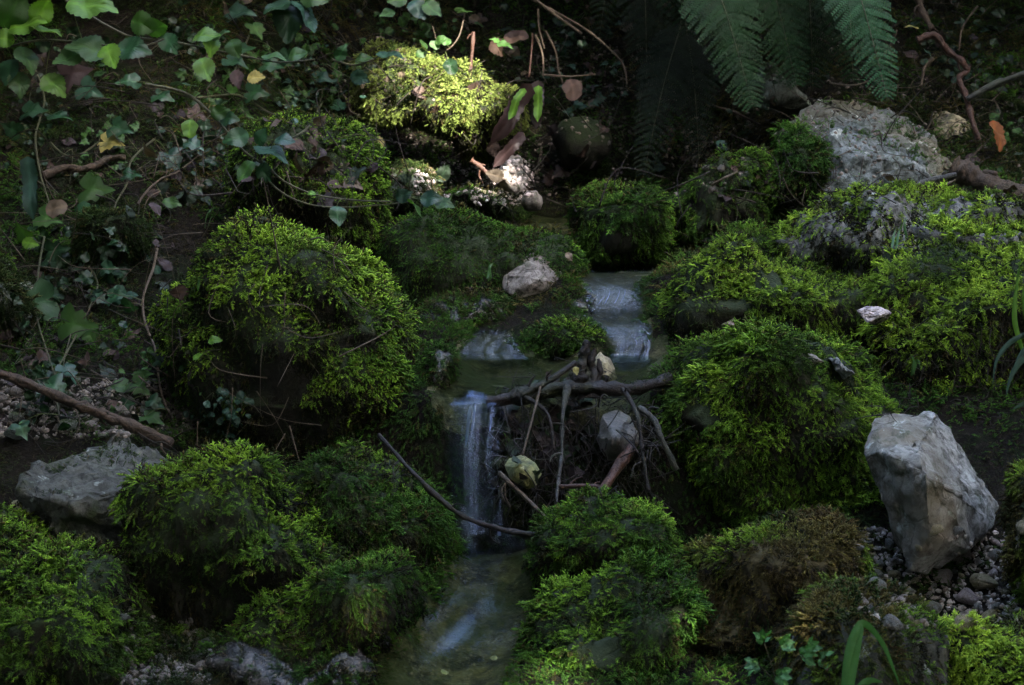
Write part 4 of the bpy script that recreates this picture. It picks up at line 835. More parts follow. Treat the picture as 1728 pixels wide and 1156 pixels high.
def vine(label, stem, leaves, rpx=2., d=None, cat='ivy', name='ivy_vine', mat='stem', kind='ivy', lift=.03, seed=0, extra=None, tilt=.35, face=.55):
    P = np.array(spline(pts(stem, lift, d), 6)); org = P[0]; root = empty(name, tuple(org), label, cat); par = (root, org); dd = proj(P[0])[2]
    V, Fq = tube_geo(P[::3].tolist()+[P[-1].tolist()], rpx/F*dd, rpx*.5/F*dd, 6, 4, .12, seed); mesh('stem', V, Fq, M[mat], root, org)
    pp = proj(P)
    for k, lf in enumerate(leaves):
        px, py, l, ang = lf[:4]; col = lf[4] if len(lf) > 4 else 'ivy'; kd = lf[5] if len(lf) > 5 else kind
        i = np.argmin((pp[:, 0]-px)**2+(pp[:, 1]-py)**2); dl = pp[i, 2]-.02
        leaf_obj('leaf', px, py, dl, l, ang, kd, col, par, stem_from=P[i], seed=seed+k, tilt=tilt, face=face)
    if extra:
        for e in extra: V, Fq = tube_geo(pts(e, lift, d), rpx*.7/F*dd, rpx*.4/F*dd, 5, 6, .1, seed); mesh('side_stem', V, Fq, M[mat], root, org)
    return root
def frond(root, org, base, tip, w, npin=26, col='mid', seed=0, sag=.12, dark=1.):  # dark: shade put into the frond by scaling down its leaf colour
    rs = np.random.default_rng(seed); B, T = Wp(*base), Wp(*tip); ax = T-B; L = np.linalg.norm(ax); mid = (B+T)/2+np.array([0, -sag*.6, sag]); S = np.array(spline([B, mid, T], 16)); wm = w/F*base[2]
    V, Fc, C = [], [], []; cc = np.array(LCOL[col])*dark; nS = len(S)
    for i in range(npin):
        t = .04+.95*i/npin; k = t*(nS-1); i0 = int(k); f = k-i0; p = S[i0]*(1-f)+S[min(i0+1, nS-1)]*f; tg = S[min(i0+1, nS-1)]-S[i0-1 if i0 else 0]; tg /= np.linalg.norm(tg)
        side0 = np.cross(tg, -CF+np.array([0, 0, .5])); side0 /= np.linalg.norm(side0); nrm = np.cross(side0, tg); wl = wm*.5*(min(1, .55+t*1.2)*(1-t)**.62+.03)*1.25
        for sd in (-1, 1):
            dr = side0*sd*.93+tg*.38+nrm*(-.05); dr = dr+rs.normal(size=3)*.05; dr /= np.linalg.norm(dr); l = wl*rs.uniform(.92, 1.06); npn = max(4, int(l/.0058)); lat = np.cross(dr, nrm); lat /= np.linalg.norm(lat); c1 = cc*rs.uniform(.7, 1.3)
            for j in range(npn):
                s = (j+.5)/npn; q = p+dr*l*s+np.array([0, 0, -1])*l*.22*s*s; pl = max(.0022, l*.15*(1-.75*s)+.0016); pw = l/npn*.46
                for s2 in (-1, 1):
                    e = lat*s2*.9+dr*.35; e /= np.linalg.norm(e); zz = nrm*(-.0006*s2) ; i1 = len(V); lift_ = nrm*pl*rs.uniform(-.35, .1)
                    V += [q-dr*pw*.8, q+e*pl*.55-dr*pw+lift_*.4, q+e*pl+lift_+dr*pw*.2, q+e*pl*.55+dr*pw+lift_*.4, q+dr*pw*.8]; Fc += [(i1, i1+1, i1+2), (i1, i1+2, i1+3), (i1, i1+3, i1+4)]; C += [c1]*5
            # costa
    fr = mesh('frond', np.array(V), np.array(Fc), M['fernleaf'], root, org, col=np.array(C))
    V, Fq = tube_geo(S[::4].tolist(), .0024, .0007, 6, 6, .05, seed); mesh('midrib', V, Fq, M['stem'], fr, org)
    return fr
def fern(label, base, fronds, cat='fern', extra_seed=0):
    B = Wp(*base); root = empty('fern', tuple(B), label, cat)
    for k, f in enumerate(fronds):
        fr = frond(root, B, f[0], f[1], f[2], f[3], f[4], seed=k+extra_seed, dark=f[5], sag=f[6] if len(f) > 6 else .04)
        a = f[0]; V, Fq = tube_geo([B, (B+Wp(*a))/2+np.array([0, -.05, .12]), Wp(*a)], .0035, .0024, 6, 8, .05, k); mesh('stalk', V, Fq, M['stem'], root, B)
    return root

# ferns
fern('fern with big fronds hanging over the big lichen-grey rock', (1330, -330, 6.3), [
    ((1165, -120, 5.75), (1272, 184, 5.6), 150, 38, 'fern', 1.0), ((1262, -130, 5.8), (1345, 148, 5.7), 135, 34, 'fern', .95), ((1355, -110, 5.95), (1372, 150, 5.85), 140, 30, 'fern', .55),
    ((1395, -140, 5.6), (1498, 168, 5.45), 135, 38, 'fernlit', 1.0), ((1420, -90, 5.75), (1440, 140, 5.7), 125, 28, 'fern', .7), ((1120, -160, 5.9), (1160, 60, 5.85), 140, 26, 'fern', .6)])
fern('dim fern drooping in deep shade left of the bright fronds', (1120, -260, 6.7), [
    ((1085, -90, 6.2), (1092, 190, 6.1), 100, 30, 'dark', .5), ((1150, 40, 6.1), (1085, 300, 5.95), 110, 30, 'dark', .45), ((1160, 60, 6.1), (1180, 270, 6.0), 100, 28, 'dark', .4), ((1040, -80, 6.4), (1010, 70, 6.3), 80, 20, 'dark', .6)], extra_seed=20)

# logs, branches, sticks
def T_(name, L, r, mat, label, cat, **k): return tube(name, L, r, mat, label, cat, **k)
T_('fallen_branch', [(-40, 618, 4.22), (40, 645, 4.24), (110, 674, 4.24), (170, 698, 4.25), (230, 722, 4.26), (292, 750, 4.27)], 8, 'bark', 'thick fallen branch with peeling bark lying above the pointed slab', 'branch', r1=9, sides=14, wob=.3)
T_('crooked_branch', [(72, 297), (105, 284), (135, 286), (160, 280), (185, 267), (212, 266)], 7, 'bark', 'short crooked branch below the yellow ivy leaf', 'branch', r1=6, lift=.05, sides=10)
T_('mossy_log', [(1608, 283, 5.4), (1640, 298, 5.38), (1690, 322, 5.35), (1780, 352, 5.3)], 19, 'bark', 'mossy dead log end behind the flat mossy ledge', 'log', r1=20, sides=18, n=14)
T_('log', [(820, 680, 4.26), (880, 668, 4.26), (940, 656, 4.25), (1000, 654, 4.24), (1060, 657, 4.25), (1130, 640, 4.3)], 13, 'wetbark', 'dark rotten log forming the top of the dam across the pool', 'log', r1=10, sides=12, wob=.3)
c = Wp(992, 668, 4.26); st = empty('rotten_stump', tuple(c), 'dark rotten wood stub standing upright on the dam', 'wood stub')
for k, (L, ra, rb) in enumerate([([(985, 672), (980, 640), (986, 600), (990, 573)], 16, 4), ([(1000, 672), (1002, 640), (998, 610), (1004, 588)], 14, 3), ([(975, 668), (968, 645), (962, 628)], 10, 3), ([(1010, 668), (1020, 648), (1026, 634)], 9, 3), ([(992, 670), (992, 640), (984, 615), (978, 596)], 13, 2), ([(1000, 655), (1012, 630), (1010, 605)], 8, 2)]):
    V, Fq = tube_geo([Wp(x, y, 4.25+.008*(k % 3)) for x, y in L], ra/F*4.26, rb/F*4.26, 10, 8, .45, k+3); mesh('splinter', V, Fq, M['wetbark'], st, c)
T_('stick', [(880, 668, 4.2), (930, 640, 4.2), (972, 612, 4.22)], 6, 'wetbark', 'dark stick leaning against the rotten stub', 'stick', r1=5)
T_('root', [(958, 650, 4.2), (950, 700, 4.17), (948, 765, 4.14), (938, 850, 4.08)], 5, 'greyroot', 'grey root hanging straight down the front of the dam', 'root', r1=2.5, wob=.4)
T_('stick', [(914, 645, 4.2), (900, 700, 4.15), (882, 768, 4.1)], 2.5, 'twig', 'thin pale straw hanging on the dam face', 'stick', r1=2)
T_('stick', [(1064, 756, 4.16), (1035, 800, 4.1), (1003, 848, 4.04)], 9, 'redbark', 'wet reddish stick leaning at the foot of the dam', 'stick', r1=8)
T_('branch', [(1078, 688, 4.08), (1103, 708, 4.06), (1118, 745, 4.05), (1142, 792, 4.06)], 5.5, 'greyroot', 'grey broken branch hooked over the edge of the right mossy boulder', 'branch', r1=5)
T_('stick', [(843, 798, 4.08), (885, 838, 4.03), (926, 878, 3.99)], 3.5, 'twig', 'thin stick slanting below the yellowish faceted stone', 'stick', r1=3)
T_('branch', [(640, 735, 4.1), (690, 790, 4.0), (742, 842, 3.98), (790, 875, 3.98), (850, 894, 3.98), (918, 905, 3.98)], 4, 'wetbark', 'long dark branch sagging across the foot of the waterfall', 'branch', r1=5, wob=.3)
T_('stick', [(945, 822, 4.1), (980, 820, 4.08), (1012, 822, 4.08)], 5, 'redbark', 'short brown stick lying level at the foot of the dam', 'stick', r1=4)
T_('stick', [(1040, 725, 4.12), (1062, 745, 4.08), (1078, 765, 4.06)], 1.8, 'wetbark', 'fine dark twig in front of the pale wet stone', 'stick')
T_('root', [(885, 668, 4.2), (925, 700, 4.17), (935, 760, 4.15)], 4, 'wetbark', 'dark thin root on the dam beside the waterfall', 'root')
T_('root', [(1050, 655, 4.2), (1075, 700, 4.15), (1085, 770, 4.12), (1095, 830, 4.1)], 4, 'wetbark', 'dark root running down where the dam meets the right boulder', 'root', r1=3)
T_('twig', [(885, -8, 6.0), (940, 22, 6.), (985, 47, 6.), (1028, 82, 6.), (1052, 110, 6.), (1058, 142, 6.)], 2.2, 'twig', 'long pale arching twig ending in a hook left of the ferns', 'twig', r1=1.6)
T_('twig', [(893, -10, 5.95), (930, 20, 5.95), (982, 57, 5.97)], 3, 'twig', 'straight tan twig running beside the long arching twig', 'twig', r1=2)
T_('twig', [(908, 15, 6.), (910, 50, 6.), (919, 82, 6.)], 2.2, 'twig', 'short pale twig hanging below the arching twig', 'twig')
T_('twig', [(899, 55, 6.), (896, 95, 6.), (893, 130, 5.97)], 2, 'redbark', 'thin brown twig dangling above the hanging dark leaves', 'twig', r1=1.5)
T_('twig', [(903, 58, 6.), (915, 90, 6.), (917, 128, 5.97)], 2, 'twig', 'thin pale twig bending down to the crosswise twig', 'twig', r1=1.5)
T_('twig', [(920, 52, 6.), (937, 85, 6.), (943, 120, 6.), (952, 146, 6.)], 2, 'twig', 'thin curved twig left of the dangling dead leaf', 'twig', r1=1.4)
T_('twig', [(917, 126, 5.98), (960, 129, 5.98), (1006, 125, 5.98)], 2, 'twig', 'crosswise thin twig under the arching one', 'twig', r1=1.4)
T_('stick', [(799, 54, 5.9), (796, 95, 5.9), (791, 142, 5.9)], 3.5, 'redbark', 'pinkish bare stick standing up from the sunlit moss shelf', 'stick', r1=3.5)
T_('stick', [(795, 270, 5.7), (815, 285, 5.7), (838, 308, 5.68)], 5, 'redbark', 'short brown stick among the sunlit pebbles', 'stick')
T_('branch', [(1548, 68, 5.8), (1577, 60, 5.8), (1598, 84, 5.8), (1625, 106, 5.8), (1632, 120, 5.8), (1618, 131, 5.79), (1630, 162, 5.78), (1640, 200, 5.76), (1652, 236, 5.75)], 6, 'redbark', 'kinked reddish branch reaching down to the pointed tan stone', 'branch', r1=4.5, sides=10)
T_('branch', [(1632, 168, 5.76), (1680, 142, 5.74), (1750, 116, 5.7)], 5, 'greyroot', 'grey side branch slanting up from the kinked reddish branch', 'branch', r1=6)
T_('branch', [(1545, -10, 5.9), (1558, 22, 5.88), (1573, 50, 5.85)], 5.5, 'bark', 'short grey-brown branch entering above the kinked reddish branch', 'branch', r1=5)
T_('twig', [(1575, 98, 5.8), (1560, 115, 5.8), (1555, 146, 5.8)], 3, 'twig', 'forked pale twig hanging left of the kinked reddish branch', 'twig')
T_('twig', [(1512, 50, 5.9), (1505, 72, 5.9), (1490, 96, 5.88)], 3.2, 'bark', 'thin slanted twig right of the brightest fern frond', 'twig')
T_('twig', [(1650, 10, 5.8), (1625, 45, 5.8), (1618, 86, 5.8)], 1.8, 'twig', 'very thin curved twig above the kinked reddish branch', 'twig')
T_('twig', [(1400, 140, 5.6), (1440, 144, 5.6), (1468, 136, 5.6)], 1.8, 'twig', 'fine twig across the lower fern tips', 'twig')
T_('twig', [(1200, 178), (1240, 190), (1285, 212)], 3, 'bark', 'thin branch on the dark bank under the long fern tip', 'twig', lift=.03)
T_('twig', [(1202, 312), (1240, 292), (1292, 270)], 2.5, 'twig', 'thin stem lying over the mossy rock left of the lichen-grey rock', 'twig', lift=.03)
T_('stick', [(1516, 324, 5.05), (1560, 308, 5.08), (1613, 294, 5.1)], 5, 'greyroot', 'grey stick lying beside the end of the mossy log', 'stick', r1=5)
T_('stick', [(1540, 330, 5.05), (1580, 318, 5.06), (1612, 304, 5.1)], 2.6, 'twig', 'thin stick just below the grey stick by the log', 'stick')
T_('stick', [(1662, 322, 5.0), (1680, 334, 5.0), (1696, 347, 4.98)], 5, 'greyroot', 'short grey stick leaning in front of the mossy log', 'stick')
T_('stick', [(1570, 344, 5.), (1592, 330, 5.), (1610, 316, 5.02)], 3, 'darkroot', 'dark thin stick crossing under the two grey sticks', 'stick')

def moss_on(o, n, pal, seed, size=.02, up=.1, kind='star'):
    me = o.data; V = np.array([v.co[:] for v in me.vertices])+np.array(o.location); T3 = []
    for p in me.polygons:
        vv = list(p.vertices)
        for k in range(1, len(vv)-1): T3.append((vv[0], vv[k], vv[k+1]))
    P, N = scatter_on(V, np.array(T3), n, lambda c, nf: np.clip((nf[:, 2]-up)*2, 0, 1)*np.clip((fbm(c, 9, 3, seed)+.15)*4, 0, 1), seed)
    build_fronds('moss', P, N, o, np.array(o.location), size, kind, pal, seed)
for o in list(COL.objects):
    if o.name == 'mossy_log': moss_on(o, 16000, 'dull', 1, .022)
    if o.name == 'fallen_branch': moss_on(o, 9000, 'dull', 2, .016)
    if o.name == 'lichen_rock': moss_on(o, 5000, 'deep', 3, .026, .45, 'feather')
    if o.name == 'log': moss_on(o, 16000, 'dull', 4, .016, .0)
    if o.name == 'grey_slab': moss_on(o, 6500, 'dull', 6, .016, .3)
    if o.name == 'grey_stone': moss_on(o, 2500, 'dull', 5, .010, -.3)
# vines and leafy plants on the left bank
vine('ivy trailing down the bank beside the long bluish strap leaf', [(60, 120), (75, 170), (60, 230), (70, 300), (90, 360)], [(153, 153, 50, -30, 'ivyblue'), (59, 186, 55, 10), (104, 196, 45, -10), (17, 217, 40, 150), (83, 368, 52, -20, 'mid')], lift=.07, seed=1)
vine('ivy bearing one pale yellow leaf above the crooked branch', [(85, 240), (110, 262), (140, 258), (165, 240)], [(189, 240, 46, -10, 'yellow')], lift=.06, seed=2)
vine('ivy stem with five leaves below the crooked branch', [(260, 235), (222, 270), (214, 310), (195, 345), (185, 400)], [(205, 217, 48, -20), (292, 271, 50, -60, 'ivyblue'), (222, 295, 38, 0), (163, 319, 68, 0, 'mid'), (158, 368, 75, 5)], lift=.07, seed=3)
vine('pale ivy stem climbing past a glossy bluish leaf', [(232, 345), (250, 320), (275, 300), (300, 290), (335, 262)], [(330, 245, 38, -30, 'ivyblue'), (288, 342, 40, -10, 'mid', 'ovate')], mat='twig', lift=.06, seed=4)
vine('ivy with the biggest leaf at the left edge', [(75, 400), (66, 450), (60, 520), (75, 580), (95, 640)], [(52, 514, 88, 200), (97, 422, 48, 10), (85, 484, 25, -20, 'ivyblue'), (35, 387, 40, 120, 'mid'), (49, 410, 34, -10, 'light', 'ovate')], lift=.08, seed=5)
vine('ivy with a broad drooping leaf over the fallen branch', [(135, 555), (110, 600), (92, 640), (100, 700)], [(132, 548, 76, -10, 'mid'), (153, 567, 44, -70, 'mid'), (118, 630, 45, -50, 'ivyblue'), (97, 658, 58, -40), (38, 727, 40, -60)], lift=.07, seed=6, extra=[[(125, 545), (108, 610), (100, 690)]])
vine('pale ivy stem running down beside the large domed boulder', [(265, 420), (258, 455), (242, 500), (245, 545), (262, 590), (268, 640), (278, 680), (292, 705)], [(198, 500, 42, 10), (222, 517, 36, -10), (274, 611, 32, -10, 'mid'), (198, 652, 40, 190, 'mid'), (236, 654, 46, -40, 'mid'), (243, 635, 36, 30, 'mid'), (215, 682, 30, 10), (264, 680, 36, -30), (259, 706, 48, -20, 'mid')], mat='twig', lift=.07, seed=7, rpx=2.4)
vine('tiny pale seedling against the dark front of the large domed boulder', [(372, 590), (350, 592), (340, 600)], [(361, 574, 30, 10, 'light', 'ovate'), (332, 602, 24, 40, 'light', 'ovate')], rpx=.8, lift=.05, seed=8)
vine('ivy creeping across the top of the bank behind the arching stem', [(270, 150), (330, 165), (400, 160), (455, 190), (510, 200)], [(278, 163, 42, -20), (314, 142, 48, 0, 'ivyblue'), (215, 137, 46, 180), (434, 156, 46, -10), (410, 193, 46, -20, 'mid'), (330, 190, 40, -40), (370, 175, 40, 30, 'dark')], lift=.08, seed=9)
vine('ivy climbing near the top edge behind the green spray', [(420, 60), (405, 100), (395, 140), (440, 165)], [(408, 21, 56, 0, 'ivyblue'), (434, 52, 42, -60, 'mid'), (399, 104, 46, -20), (410, 83, 50, 20), (460, 110, 46, -10), (490, 95, 40, 10)], lift=.08, seed=10)
vine('small ivy on the bank left of the sunlit moss shelf', [(560, 140), (540, 180), (520, 215), (480, 240)], [(545, 132, 44, -10, 'ivyblue'), (575, 180, 38, -20), (515, 170, 36, 170), (560, 215, 36, -40)], lift=.06, seed=11)
vine('ivy with small leaves under the small moss tuft', [(150, 450), (165, 480), (150, 520)], [(185, 452, 34, 0), (140, 470, 34, 190, 'dark'), (170, 505, 30, -30)], lift=.05, seed=12)
# spray in front
vine('leafy green hazel spray hanging into the upper left corner', [(-40, 95, 4.5), (20, 78, 4.5), (70, 68, 4.5), (140, 72, 4.5), (230, 80, 4.5), (275, 66, 4.5)],
     [(42, 42, 80, 20, 'light'), (75, 50, 70, -10, 'light'), (20, 20, 90, 60, 'mid'), (90, 142, 62, -45, 'light'), (45, 98, 64, -60, 'mid'), (15, 118, 60, -100), (32, 140, 56, -80, 'mid'), (120, 95, 70, 200, 'mid'), (152, 82, 84, 160, 'mid'), (185, 92, 56, -70, 'light'), (222, 82, 70, -5), (150, 8, 104, -5, 'light'), (70, 20, 60, 60, 'light'), (5, 65, 50, 170, 'light')], cat='spray', name='leafy_spray', kind='bramble', rpx=2.5, d=4.5, seed=20)
vine('long arching bramble stem crossing in front of the mossy boulder tops', [(115, 8, 4.6), (170, 42, 4.6), (225, 64, 4.6), (200, 108, 4.6), (245, 142, 4.62), (310, 156, 4.65), (350, 186, 4.65), (378, 216, 4.65), (415, 258, 4.65), (450, 280, 4.65), (478, 305, 4.65), (530, 328, 4.65), (600, 338, 4.65), (660, 340, 4.65)][4:] ,
     [(345, 115, 54, -70, 'light'), (320, 215, 38, -90, 'light', 'round'), (400, 232, 52, 200), (455, 255, 76, -20, 'ivyblue'), (440, 232, 40, 70), (478, 236, 44, 0, 'ivyblue'), (415, 287, 52, -120, 'mid'), (445, 290, 44, -60), (525, 326, 18, 0, 'light'), (570, 362, 44, -80), (700, 348, 52, -50, 'mid'), (680, 330, 36, 30, 'ivyblue'), (725, 335, 44, 10, 'ivyblue'), (748, 343, 40, -10, 'mid'), (370, 190, 40, 20, 'mid'), (385, 200, 40, 0)],
     cat='bramble', name='bramble_stem', kind='bramble', rpx=2.6, seed=21, extra=[[(440, 270, 4.65), (456, 308, 4.65), (500, 338, 4.65), (560, 350, 4.65), (640, 346, 4.65), (700, 340, 4.65)]])
vine('second leafy stem arching down to the bramble stem', [(110, 0, 4.7), (150, 25, 4.7), (215, 60, 4.7), (280, 68, 4.7), (330, 78, 4.7), (400, 92, 4.7), (470, 105, 4.7), (530, 100, 4.7)],
     [(240, 40, 60, -20, 'mid'), (262, 48, 56, 20, 'mid'), (345, 60, 60, 10, 'light'), (355, 72, 52, -80, 'light'), (370, 60, 40, 40, 'mid'), (285, 72, 50, -60), (460, 95, 50, 0, 'mid'), (395, 80, 44, -70, 'mid'), (500, 92, 42, 20, 'mid')], cat='bramble', name='bramble_stem', kind='bramble', rpx=2.2, seed=22)
vine('dark bramble leaves poking in at the top edge', [(450, -40, 5.2), (480, -5, 5.2), (510, 10, 5.2), (560, -10, 5.2)], [(490, 30, 92, -100, 'dark'), (515, 22, 84, -60, 'ivyblue'), (530, -8, 70, 0, 'mid'), (470, 10, 60, 200, 'dark')], cat='bramble', name='bramble_stem', kind='bramble', seed=23)
vine('bramble leaves hanging in at the top above the sunlit shelf', [(640, -40, 5.4), (680, -10, 5.4), (720, -20, 5.4)], [(705, 14, 50, -60, 'ivyblue'), (728, 14, 46, -40, 'mid'), (672, 0, 40, 190, 'mid'), (655, 22, 34, 200, 'mid')], cat='bramble', name='bramble_stem', kind='bramble', seed=24)
vine('small plant with a long pale stem leaning over the sunlit shelf', [(784, 22, 5.7), (775, 60, 5.7), (755, 84, 5.7), (728, 90, 5.72), (700, 88, 5.75)], [(784, 18, 32, 0, 'ivyblue', 'ivy'), (742, 68, 24, 40, 'mid'), (752, 70, 20, -10, 'mid'), (735, 76, 22, 160, 'mid'), (716, 76, 24, 120, 'mid'), (712, 90, 22, 200, 'mid'), (760, 110, 34, -70, 'dark')], cat='plant', name='small_plant', kind='round', rpx=1.4, mat='twig', seed=25)
vine('two dark bramble leaves over the left end of the sunlit shelf', [(560, 100, 5.6), (600, 110, 5.6), (640, 95, 5.6)], [(655, 92, 56, 0, 'ivyblue'), (606, 131, 42, -30, 'ivyblue'), (612, 98, 36, 10, 'mid'), (575, 90, 36, 60)], cat='bramble', name='bramble_stem', kind='ovate', seed=26)
leaf_obj('strap_leaf', 50, 312, 4.9, 122, -86, 'strap', 'strap', label='long bluish strap-shaped fern leaf hanging at the left edge', cat='leaf', tilt=.1, face=.8, curl=.1)
leaf_obj('dead_leaf', 250, 254, 5.1, 46, -55, 'ovate', 'tan', label='pale brown dead leaf caught right of the yellow ivy leaf', cat='dead leaf')
leaf_obj('dead_leaf', 128, 122, 5.4, 66, 15, 'ivy', 'purple', label='dark purplish dead leaf above the bluish ivy', cat='dead leaf')
leaf_obj('dead_leaf', 400, 132, 5.6, 40, -80, 'ovate', 'purple', label='shrivelled purple-brown leaf among the ivy near the top', cat='dead leaf')
leaf_obj('dead_leaf', 430, 130, 5.55, 38, 0, 'ovate', 'yellow', label='yellowing leaf among the ivy, beside the shrivelled purple one', cat='dead leaf')
leaf_obj('dead_leaf', 262, 350, 4.95, 34, -50, 'ovate', 'purple', label='dull mauve dead leaf behind the large domed boulder', cat='dead leaf')
leaf_obj('dead_leaf', 92, 352, 4.85, 44, 20, 'round', 'tan', label='tan curled leaf beside the strap leaf tip', cat='dead leaf')
leaf_obj('hanging_leaf', 866, 188, 5.8, 140, -116, 'strap', 'purple', label='long dark wet leaf with a green stripe hanging beside the sunlit shelf', cat='dead leaf', tilt=.1, face=.8, mat='leaf', curl=.1)
leaf_obj('hanging_leaf', 907, 172, 5.85, 96, -92, 'strap', 'purple', label='narrower dark hanging leaf with a green centre, right of the long one', cat='dead leaf', tilt=.1, face=.85, mat='leaf', curl=.05)
leaf_obj('green_stripe', 872, 172, 5.775, 70, -112, 'strap', 'light', label='green living streak left on the long dark wet leaf', cat='leaf', tilt=.1, face=.8, curl=.1)
leaf_obj('green_stripe', 908, 172, 5.83, 72, -91, 'strap', 'light', label='green living streak left on the narrower hanging leaf', cat='leaf', tilt=.1, face=.85, curl=.05)
leaf_obj('hanging_leaf', 862, 250, 5.72, 90, -125, 'strap', 'purple', label='dark shiny leaf slumped against the upright brown block', cat='dead leaf', tilt=.1, face=.7, mat='leaf')
leaf_obj('dead_leaf', 966, 148, 5.95, 46, -80, 'round', 'brown', label='reddish-brown dead leaf dangling under the crosswise twig', cat='dead leaf', face=.9)
leaf_obj('dead_leaf', 838, 78, 6.0, 44, -70, 'ovate', 'brown', label='reddish dead leaf under a small green sprig, near the pinkish stick', cat='dead leaf')
leaf_obj('dead_leaf', 868, 62, 6.05, 48, 10, 'round', 'brown', label='curled brown leaf behind the reddish dead leaf', cat='dead leaf')
vine('small green sprig lying on the reddish dead leaf', [(830, 65, 5.98), (845, 76, 5.95)], [(835, 68, 22, 150, 'mid'), (854, 76, 28, -20, 'mid')], rpx=1, cat='sprig', name='green_sprig', kind='ivy', seed=30)
leaf_obj('dead_leaf', 636, 240, 5.7, 40, -60, 'ovate', 'yellow', label='yellow leaf lit by the sun left of the pebbles', cat='dead leaf')
leaf_obj('dead_leaf', 1536, 45, 5.85, 30, 0, 'round', 'yellow', label='small yellow leaf right of the fern', cat='dead leaf')
leaf_obj('dead_leaf', 1684, 225, 5.7, 64, -75, 'ovate', 'orange', label='bright orange-brown dead leaf right of the kinked branch', cat='dead leaf', face=.8)
leaf_obj('dead_leaf', 1640, 268, 5.7, 30, -10, 'ovate', 'purple', label='dark red dead leaf beside the mossy log end', cat='dead leaf')
leaf_obj('dead_leaf', 1565, 88, 5.8, 26, -50, 'ovate', 'ivyblue', mat='leaf', label='bluish glossy leaf fragment by the kinked branch', cat='leaf')
leaf_obj('dead_leaf', 1218, 245, 5.75, 32, -50, 'ovate', 'ivyblue', mat='leaf', label='pale bluish leaf on the bank under the long fern tip', cat='leaf')
leaf_obj('dead_leaf', 972, 625, 4.2, 18, -80, 'ovate', 'yellow', label='tiny orange-yellow leaf stuck to the rotten stub', cat='dead leaf')
leaf_obj('dead_leaf', 960, 432, 4.95, 20, -60, 'ovate', 'tan', label='small tan leaf caught on the moss right of the bare stone', cat='dead leaf')
leaf_obj('dead_leaf', 1060, 958, 3.84, 24, -70, 'ovate', 'ivyblue', mat='leaf', label='bluish wet leaf tucked under the rounded moss mound', cat='leaf')
leaf_obj('dead_leaf', 795, 490, 4.9, 18, -60, 'ovate', 'purple', label='tiny violet leaf on the dark trailing moss', cat='dead leaf')
leaf_obj('dead_leaf', 1500, 300, 5.45, 30, -20, 'ovate', 'tan', label='tan scrap of leaf at the foot of the lichen-grey rock', cat='dead leaf')

# creeping herb
def herb(label, zone, n, lpx, col, seed, name='creeping_herb', cat='herb', kind='round'):
    rs = np.random.default_rng(seed); c = hit((zone[0]+zone[2])/2, (zone[1]+zone[3])/2)[0]; root = empty(name, tuple(c), label, cat)
    for s in range(max(2, n//9)):
        x, y = rs.uniform(zone[0], zone[2]), rs.uniform(zone[1], zone[3]); L = [(x, y), (x+rs.uniform(-30, 30), y+rs.uniform(-25, 25)), (x+rs.uniform(-60, 60), y+rs.uniform(-30, 40))]
        V, Fq = tube_geo(pts(L, .03), .0011, .0007, 5, 6, .1, s); mesh('stem', V, Fq, M['stem'], root, c)
    for k in range(n):
        x = rs.normal((zone[0]+zone[2])/2, (zone[2]-zone[0])/4.4); y = rs.normal((zone[1]+zone[3])/2, (zone[3]-zone[1])/4.4); p, nn, dd = hit(x, y); S = Wp(x+rs.uniform(-8, 8), y+8, dd-.01)
        leaf_obj('leaf', x, y, dd-rs.uniform(.02, .06), lpx*rs.uniform(.6, 1.3), rs.uniform(0, 360), kind, col, (root, c), stem_from=S, seed=k+seed, tilt=rs.uniform(-.3, .6))
herb('creeping herb with many small bluish round leaves at the foot of the large domed boulder', (325, 650, 425, 745), 60, 15, 'ivyblue', 1)
herb('loose patch of small ground ivy left of the creeping herb', (20, 600, 120, 700), 14, 20, 'dark', 2)
herb('scattered seedlings on the top of the bank near the centre', (430, 20, 640, 160), 34, 22, 'mid', 3, kind='ovate')
herb('patch of small dull leaves in the upper left shade', (0, 20, 260, 160), 26, 26, 'dark', 4, kind='ovate')
herb('dull seedlings on the shady bank above the second mossy boulder', (300, 170, 480, 330), 26, 24, 'dark', 5, kind='ovate')
herb('seedlings under the arching twig on the upper bank', (820, 0, 1050, 120), 22, 22, 'dark', 6, kind='ovate')
herb('small dim leaves on the bank behind the kinked branch', (1500, 0, 1728, 130), 30, 22, 'dark', 7, kind='ovate')
herb('low leaves on the bank between the ivy and the strap leaf', (60, 380, 240, 480), 20, 24, 'dark', 8, kind='ovate')
herb('small leaves clinging to the bank at the right edge', (1650, 180, 1728, 280), 12, 20, 'mid', 9, kind='ovate')

